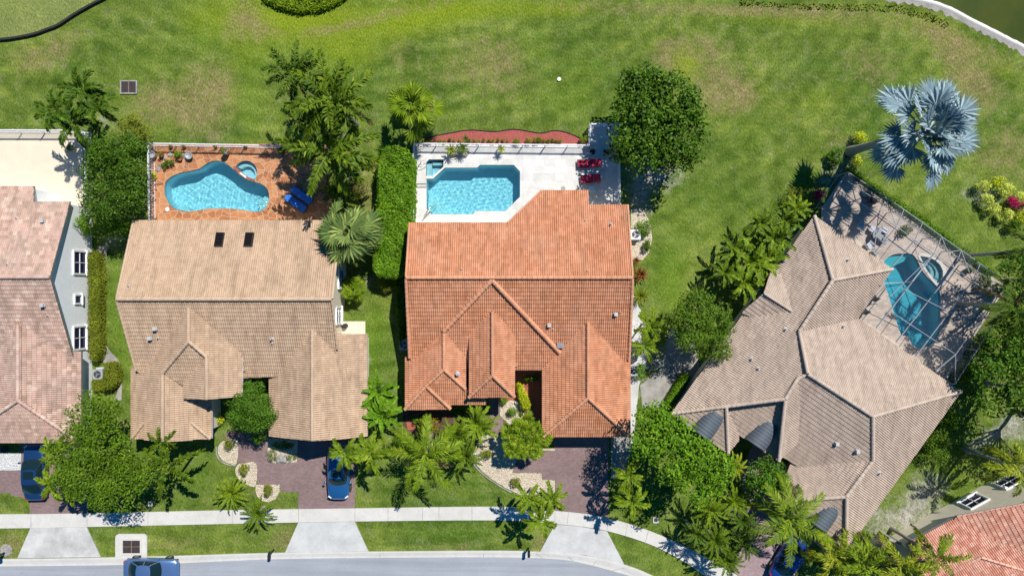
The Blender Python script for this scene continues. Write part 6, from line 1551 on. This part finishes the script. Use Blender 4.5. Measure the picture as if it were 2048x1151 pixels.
car('silver blue car on the street, cut by the bottom edge', 299, 1140, .9, 91, 'paint_silver', 4.55, 1.84, sunroof=False)
car('royal blue car on the pink paver drive under a palm', 1583, 1112, .9, 31, 'paint_royal', 4.6, 1.84, sunroof=False)

# ------------------------------------------------------------------ pool furniture
def lounger(label, px, py, heading, cloth, back=24, frame='dark_metal', group=None, L=1.95, W_=.66):
    c = P(px, py, .3); e = empty('sun_lounger', (c.x, c.y, .06), label, 'sun lounger', group, R(90-heading)); m = MB()
    m.beam((-L/2, -W_/2, .28), (L/2, -W_/2, .28), .05, .05); m.beam((-L/2, W_/2, .28), (L/2, W_/2, .28), .05, .05)
    for x in (-L/2, -.1, L/2): m.beam((x, -W_/2, .28), (x, W_/2, .28), .05, .05)
    m.build('frame', [M[frame]], e, False, True)
    for x in (-L*.42, L*.42):
        for s in (-1, 1): m = MB(); m.beam((x, s*W_*.48, 0), (x, s*W_*.48, .28), .05, .05); m.build('leg', [M[frame]], e, False, True)
    m = MB(); m.box((-.30, 0, .34), (L*.66, W_*.92, .09)); m.build('seat', [M[cloth]], e, False, True, .035)
    m = MB(); t = math.radians(back); lb = L*.36
    m.box((L*.16+math.cos(t)*lb/2, 0, .35+math.sin(t)*lb/2), (lb, W_*.92, .09), 0, 0, -t); m.build('backrest', [M[cloth]], e, False, True, .035)
    m = MB(); m.box((L*.16+math.cos(t)*lb*.8, 0, .43+math.sin(t)*lb*.8), (.22, W_*.7, .07), 0, 0, -t); m.build('pillow', [M[cloth]], e, False, True, .03)
    return e
lounger('blue sun lounger nearer the umbrella on the flagstone', 605, 391, -55, 'blue_cloth', 12, group='blue loungers on the flagstone'); lounger('blue sun lounger nearer the pool on the flagstone', 593, 407, -55, 'blue_cloth', 12, group='blue loungers on the flagstone')
lounger('upper red sun lounger in the tree shade on the travertine', 1178, 327, 88, 'red_cloth', 22, group='red loungers on the travertine'); lounger('lower red sun lounger in the tree shade on the travertine', 1181, 357.5, 86, 'red_cloth', 30, group='red loungers on the travertine', L=1.6)
def stool(label, px, py, cloth, s=.48, h=.42, cat='stool', name='square_stool', rz=0):
    c = P(px, py, h); e = empty(name, (c.x, c.y, .06), label, cat, None, R(rz)); m = MB(); m.box((0, 0, h-.05), (s, s, .1)); m.build('seat', [M[cloth]], e, False, True, .02)
    for x in (-1, 1):
        for y in (-1, 1): m = MB(); m.box((x*s*.42, y*s*.42, (h-.1)/2), (.045, .045, h-.1)); m.build('leg', [M['dark_metal']], e, False, True)
    return e
stool('dark red square stool above the red loungers', 1213, 305, 'black'); stool('white square side table below the red loungers', 1184, 378, 'pale_cloth', .5, .5, 'side table', 'side_table', 20)
stool('low navy seat in the palm shade by the umbrella', 648, 364, 'navy_cloth', .75, .42, 'seat', 'low_seat', 10)
def round_table(label, px, py, mat, r=.3, h=.5):
    c = P(px, py, h); e = empty('round_table', (c.x, c.y, .06), label, 'table'); m = MB()
    m.lathe([(0.01, h-.03), (r, h-.03), (r, h), (.01, h)], (0, 0, 0), 20); m.build('table_top', [M[mat]], e, False, True)
    m = MB(); m.lathe([(r*.55, 0), (r*.55, .03), (.04, .05), (.03, h-.03)], (0, 0, 0), 12); m.build('pedestal', [M['dark_metal']], e, False, True); return e
round_table('small round dark table beside the red stool', 1185, 304, 'dark_metal', .24); round_table('round glass table in the caged patio', 1757, 470, 'grey_metal', .5, .7)
def chair(label, px, py, rz, cloth, group=None, name='patio_chair'):
    c = P(px, py, .45); e = empty(name, (c.x, c.y, .06), label, 'chair', group, R(rz)); m = MB(); m.box((0, 0, .42), (.5, .5, .06)); m.build('seat', [M[cloth]], e, False, True, .02)
    m = MB(); m.box((-.25, 0, .68), (.05, .5, .5), 0, 0, -.18); m.build('backrest', [M[cloth]], e, False, True, .02)
    for x in (-1, 1):
        for y in (-1, 1): m = MB(); m.beam((x*.22, y*.22, 0), (x*.22, y*.22, .4), .035, .035); m.build('leg', [M['dark_metal']], e, False, True)
    return e
for q in ((1745, 458, 150, 'pale_cloth', 'pale patio chair at the upper left of the caged table'), (1768, 461, 60, 'pale_cloth', 'pale patio chair at the upper right of the caged table'), (1746, 483, 230, 'grey_metal', 'grey patio chair at the lower left of the caged table'), (1768, 480, -30, 'grey_metal', 'grey patio chair at the lower right of the caged table')):
    chair(q[4], q[0], q[1], q[2], q[3], 'chairs round the caged table')
for q in ((1721, 452, 55, 'pale_cloth', 'pale lounge chair near the cage left end'), (1737, 492, 35, 'pale_cloth', 'white lounge chair beside the taupe roof edge'), (1749, 505, 35, 'grey_metal', 'grey lounge chair beside the taupe roof edge'), (1740, 398, 20, 'dark_metal', 'dark chair at the top corner of the cage'), (1746, 594, 125, 'dark_metal', 'upper dark chair under the taupe rear eave'), (1727, 620, 125, 'dark_metal', 'lower dark chair under the taupe rear eave')):
    chair(q[4], q[0], q[1], q[2], q[3])
def umbrella():
    c = P(645, 325, 2.0); e = empty('umbrella', (c.x, c.y, .06), 'half folded navy and white umbrella under the royal palms', 'umbrella'); m = MB()
    m.lathe([(.28, 0), (.28, .07), (.04, .1), (.025, .14), (.025, 2.3)], (0, 0, 0), 12); m.build('pole', [M['dark_metal']], e, False, True)
    for i in range(8):
        a0 = 6.2832*i/8; a1 = 6.2832*(i+1)/8; m = MB(); v = [(0, 0, 2.35)]; k = 4
        for j in range(k+1):
            t = a0+(a1-a0)*j/k; rr = .72*(1-.35*math.sin(math.pi*j/k)); v.append((rr*math.cos(t), rr*math.sin(t)*.72, 1.35+.25*math.sin(math.pi*j/k)))
        m.add(v, [(0, 1+j, 2+j) for j in range(k)]); m.build('canopy_panel', [M['pale_cloth'] if i % 2 else M['navy_cloth']], e, False, True)
umbrella()
def pot(label, px, py, r, h, mat, plant=None, group=None):
    c = P(px, py, 0); e = empty('plant_pot', (c.x, c.y, .06), label, 'plant pot', group); m = MB()
    m.lathe([(r*.65, 0), (r*.9, h*.5), (r, h*.95), (r*1.08, h), (r*.9, h), (r*.85, h*.85), (.01, h*.84)], (0, 0, 0), 18); m.build('pot', [M[mat]], e, True, True)
    if plant:
        V, F = cloud([(0, 0, h+.12, r*1.1, r*1.1, .2)], .12, .1, .5, .9, int(px)); link('plant', npmesh('plant', V, F, M[plant]), e)
    return e
pot('large grey glazed pot at the left end of the kidney pool bed', 311, 312, .28, .6, 'grey_pot'); pot('small terracotta pot beside the grey glazed pot', 327, 311, .2, .35, 'terracotta_pot', 'leaf_mid'); pot('grey rounded pot at the right end of the kidney pool bed', 382, 313, .3, .4, 'grey_pot'); pot('dark terracotta pot below the bright round bush', 363, 318, .2, .3, 'terracotta_pot'); pot('tall pale rimmed planter behind the spa', 457, 306, .26, .8, 'rock_grey', 'leaf_olive'); pot('dark pot in the palm shade by the fence', 567, 304, .26, .5, 'black', 'leaf_dark')
for i, x in enumerate((345, 371, 434, 494)): pot(('first', 'second', 'third', 'last')[i]+' little plant pot from the left along the flagstone fence', x, 294, .13, .22, 'terracotta_pot', 'leaf_olive', 'little pots along the flagstone fence')
pot('dark potted plant at the spa inside the cage', 1742, 404, .25, .4, 'terracotta_pot', 'leaf_redtip')
pot('potted plant at the right end of the spa inside the cage', 1930, 541, .25, .4, 'black', 'leaf_dark')
def rockpile(label, lst):
    rng = random.Random(5); c = P(*lst[0][:2]); e = empty('rocks', (c.x, c.y, .03), label, 'rocks')
    for x, y, r in lst:
        m = MB(); p = P(x, y)-c; v = []; f = []; n = 8; k = 5
        for i in range(k):
            ph = math.pi*.5*i/(k-1)
            for j in range(n): t = 6.2832*j/n; q = r*(.8+.4*rng.random()); v.append((p.x+q*math.cos(ph)*math.cos(t), p.y+q*math.cos(ph)*math.sin(t), q*.7*math.sin(ph)))
        for i in range(k-1):
            for j in range(n): f.append((i*n+j, i*n+(j+1) % n, (i+1)*n+(j+1) % n, (i+1)*n+j))
        m.add(v, f); m.build('rock', [M['rock_grey']], e, False, True)
rockpile('grey rocks in the planter beside the garage', [(562, 914, .3), (568, 918, .35), (557, 920, .25), (573, 912, .2)])
rockpile('pale rocks by the pots at the kidney pool', [(330, 316, .2), (342, 310, .25), (368, 312, .25), (322, 330, .2), (318, 338, .22), (374, 318, .22)])
rockpile('pale rocks on the travertine below the little palms', [(906, 308, .35), (918, 306, .4), (928, 309, .35), (935, 305, .2)])
# rails and ladders
def rail(name, label, lines, r=.025, cat='handrail', mat='steel'):
    c = lines[0][0]; c = P(*c); e = empty(name, (c.x, c.y, .06), label, cat)
    for L in lines:
        m = MB(); m.tube([P(x, y, 0)+Vector((0, 0, z)) for (x, y), z in L] if isinstance(L[0][0], tuple) else [], r, 8); m.build('rail', [M[mat]], e, True)
    return e
def rails(name, label, L, cat='handrail'):
    c = P(*L[0][0][0]); e = empty(name, (c.x, c.y, .06), label, cat)
    for ln in L:
        m = MB(); q = [P(x, y, 0)+Vector((0, 0, z)) for (x, y), z in ln]; m.tube(q, .024, 8); m.build('rail', [M['steel']], e, True)
    return e
rails('pool_rail', 'curved steel handrail at the kidney pool steps', [[((543, 409), .0), ((543, 409), .8), ((535, 404), .85), ((520, 396), .5), ((518, 395), -.5)], [((539, 416), .0), ((539, 416), .8), ((531, 411), .85), ((517, 411), .5), ((515, 412), -.5)]])
rails('pool_rail', 'steel handrail at the lower left steps of the angular pool', [[((849, 434), .0), ((850, 433), .75), ((858, 425), .8), ((872, 411), .4), ((872, 411), -.5)], [((853, 428), .0), ((854, 427), .75), ((861, 419), .8), ((872, 411), .42)]])
rails('spa_rail', 'steel handrail beside the little square spa', [[((838, 333), .0), ((838, 333), .7), ((848, 331), .75), ((858, 329), .3)], [((842, 326), .0), ((842, 326), .7), ((850, 325), .75)]])
rails('spa_rail', 'steel handrail at the right corner of the round spa', [[((506, 363), .0), ((506, 363), .6), ((513, 361), .65), ((521, 364), .6), ((521, 364), 0)]])
# deck channel drains, skimmer lids
for a, b, lb in (((306, 368.5), (327, 368.5), 'thin dark drain slot left of the kidney pool'), ((829, 368), (852.5, 368), 'upper drain slot left of the angular pool'), ((829, 374.5), (852.5, 374.5), 'lower drain slot left of the angular pool')):
    m = MB(); m.beam(P(*a, .064), P(*b, .064), .07, .01); o = m.build('deck_drain', [M['dark_metal']]); c = P(*a); top(o, (c.x, c.y, .06)); tag(o, lb, 'drain')
def lid(label, px, py, r, mat, h=.02, z=.06, cat='lid', name='skimmer_lid'):
    c = P(px, py); m = MB(); m.lathe([(r, 0), (r, h), (r*.85, h+.006), (.01, h+.006)], (0, 0, 0), 24); o = m.build(name, [M[mat]]); o.location = (c.x, c.y, z); return tag(o, label, cat)
lid('white round skimmer lid in the flagstone at lower left', 335.5, 418.5, .17, 'white_paint'); lid('grey round lid in the travertine by the roof', 1126, 377, .2, 'rock_grey'); lid('white round cap on the open back lawn', 1118, 159, .16, 'white_paint', .12, 0, 'valve cap', 'valve_cap')
lid('dark curled hose reel on the white pebbles', 11, 897, .28, 'black', .12, .04, 'hose reel', 'hose_reel')
lid('small white lamp cap beside the entry court', 1033, 803, .12, 'white_paint', .3, .03, 'garden lamp', 'garden_lamp')
# ------------------------------------------------------------------ air conditioners
def ac(label, px, py, rz, s=.85, h=.8, mat='white_paint'):
    c = P(px, py, h); e = empty('air_conditioner', (c.x, c.y, 0), label, 'air conditioner', None, R(rz)); m = MB()
    m.box((0, 0, .05), (s*1.2, s*1.2, .1)); m.build('pad', [M['apron']], e, False, True)
    m = MB(); m.box((0, 0, .1+(h-.14)/2), (s*.94, s*.94, h-.14)); m.box((0, 0, h-.02), (s, s, .08)); m.build('case', [M[mat]], e, False, True, .03)
    m = MB(); m.lathe([(.01, h+.024), (s*.36, h+.024), (s*.36, h+.03), (.01, h+.03)], (0, 0, 0), 24); f = m.build('fan_guard', [M['dark_metal']], e, False, True)
    m = MB()
    for r in (.12, .2, .28, .34):
        n = 24; q = [(s*r*1.05*math.cos(6.2832*j/n), s*r*1.05*math.sin(6.2832*j/n), h+.04) for j in range(n+1)]; m.tube(q, .008, 5)
    for i in range(3): m.beam((0, 0, h+.034), (s*.33*math.cos(i*2.09), s*.33*math.sin(i*2.09), h+.034), .10, .006)
    m.lathe([(.01, h+.05), (s*.09, h+.05), (s*.09, h+.03)], (0, 0, 0), 12); m.build('fan', [M['grey_metal']], f, False, True)
ac('white air conditioner at the upper right of the terracotta house', 1271, 469, 0); ac('pale blue air conditioner at the lower right of the terracotta house', 1266, 742, 0, .8, .8, 'alu'); ac('pale air conditioner between the pink and tan houses', 195, 748, 4, .85, .8, 'alu'); ac('blue grey air conditioner at the left wall of the terracotta house', 808, 690, 0, .8, .8, 'alu')
# ------------------------------------------------------------------ street things
def mailbox(label, px, py, rz):
    e = empty('mailbox', P(px, py), label, 'mailbox', 'kerbside mailboxes', R(rz)); m = MB(); m.box((0, 0, .5), (.1, .1, 1.0)); m.beam((-.02, -.3, .98), (-.02, .25, .98), .08, .08); m.beam((0, .0, .7), (0, -.25, .96), .05, .05); m.build('post', [M['dark_metal']], e, False, True)
    m = MB(); k = 10; v = []; f = []
    prof = [(-.11, 0), (-.11, .14)]+[(-.11*math.cos(t), .14+.10*math.sin(t)) for t in np.linspace(.2, math.pi-.2, k)]+[(.11, .14), (.11, 0)]
    n = len(prof)
    for y in (-.36, .16): v += [(x, y, 1.02+z) for x, z in prof]
    f = [(i, (i+1) % n, n+(i+1) % n, n+i) for i in range(n)]+[tuple(range(n-1, -1, -1)), tuple(range(n, 2*n))]
    m.add(v, f); b = m.build('box', [M['dark_metal']], e, False, True); m = MB(); m.box((.13, -.2, 1.16), (.015, .04, .16)); m.build('flag', [M['light_red']], b, False, True)
mailbox('dark mailbox at the kerb left of the middle drive', 548, 1098, 0); mailbox('dark mailbox at the kerb left of the right drive', 1057, 1094, 0); mailbox('dark mailbox in a stone ring at the bottom left corner', 13, 1102, 0)
rockpile('ring of pale stones round the bottom left mailbox', [(13+8.5*math.cos(t), 1099+9*math.sin(t), .17) for t in np.linspace(0, 6.0, 12)]+[(11, 1096, .3), (16, 1102, .3)])
def drain(label, px, py, w, h, frame, name='storm_drain', cross=True, z=.1, slat=14, pad=None):
    c = P(px, py); e = empty(name, c, label, 'drain')
    if pad:
        m = MB(); x0, y0, x1, y1, r = [*pad, 6]; q = [P2(*p) for p in ((x0, y1), (x0, y0+r), (x0+2, y0+2), (x0+r, y0), (x1-r, y0), (x1-2, y0+2), (x1, y0+r), (x1, y1))]
        m.prism(q, -.05, z-.012); m.build('surround', [M['concrete']], e)
    m = MB(); W_, Hh = w*S, h*S; t = .16 if cross else .1
    for x, y, a, b in ((0, Hh/2-t/2, W_, t), (0, -Hh/2+t/2, W_, t), (-W_/2+t/2, 0, t, Hh-2*t), (W_/2-t/2, 0, t, Hh-2*t)): m.box((x, y, z+.02), (a, b, .08))
    m.build('frame', [M[frame]], e, False, True)
    m = MB(); m.box((0, 0, z), (W_-2*t, Hh-2*t, .02)); m.build('pit', [M['black']], e, False, True)
    m = MB(); n = slat
    for i in range(n): x = -W_/2+t+(W_-2*t)*(i+.5)/n; m.box((x, 0, z+.025), ((W_-2*t)/n*.42, Hh-2*t, .02))
    m.build('slats', [M['soil_dark']], e, False, True)
    m = MB(); m.box((0, 0, z+.04), (.06, Hh-2*t, .02))
    if cross: m.box((0, 0, z+.042), (W_-2*t, .04, .018))
    m.build('grate_cross', [M['bark']], e, False, True)
drain('square storm drain grate in a concrete surround by the street', 265, 1091, 42, 33, 'concrete', 'storm_drain', True, .12, 16, (232, 1066, 295, 1113))
drain('rusty drain grate in the back lawn', 258.5, 175, 34, 27, 'rock_grey', 'lawn_drain', False, .06, 10)
drain('small meter box on the lawn beside the feathery tree', 302, 1006, 9, 11, 'apron', 'meter_box', False, .05, 3); drain('small meter box on the lawn by the curved pavement', 1311, 1038.5, 11, 12, 'apron', 'meter_box', False, .05, 3)
c = P(692, 656); lid('round black post cap on the cream slab', 692, 651, .2, 'black', .5, .08, 'bin', 'small_bin')
# side gate wall bottom right
m = MB(); a = P(1757, 1063); b_ = P(1850, 1100); d_ = P(1738, 1085)
m.beam(Vector((a.x, a.y, .8)), Vector((b_.x, b_.y, .8)), .2, 1.6); m.beam(Vector((a.x-.02, a.y-.2, .78)), Vector((d_.x, d_.y, .78)), .2, 1.56)
o = m.build('side_wall', [M['rock_grey']]); top(o, (a.x, a.y, 0)); tag(o, 'dark angled garden wall between the taupe and red roofs', 'wall')
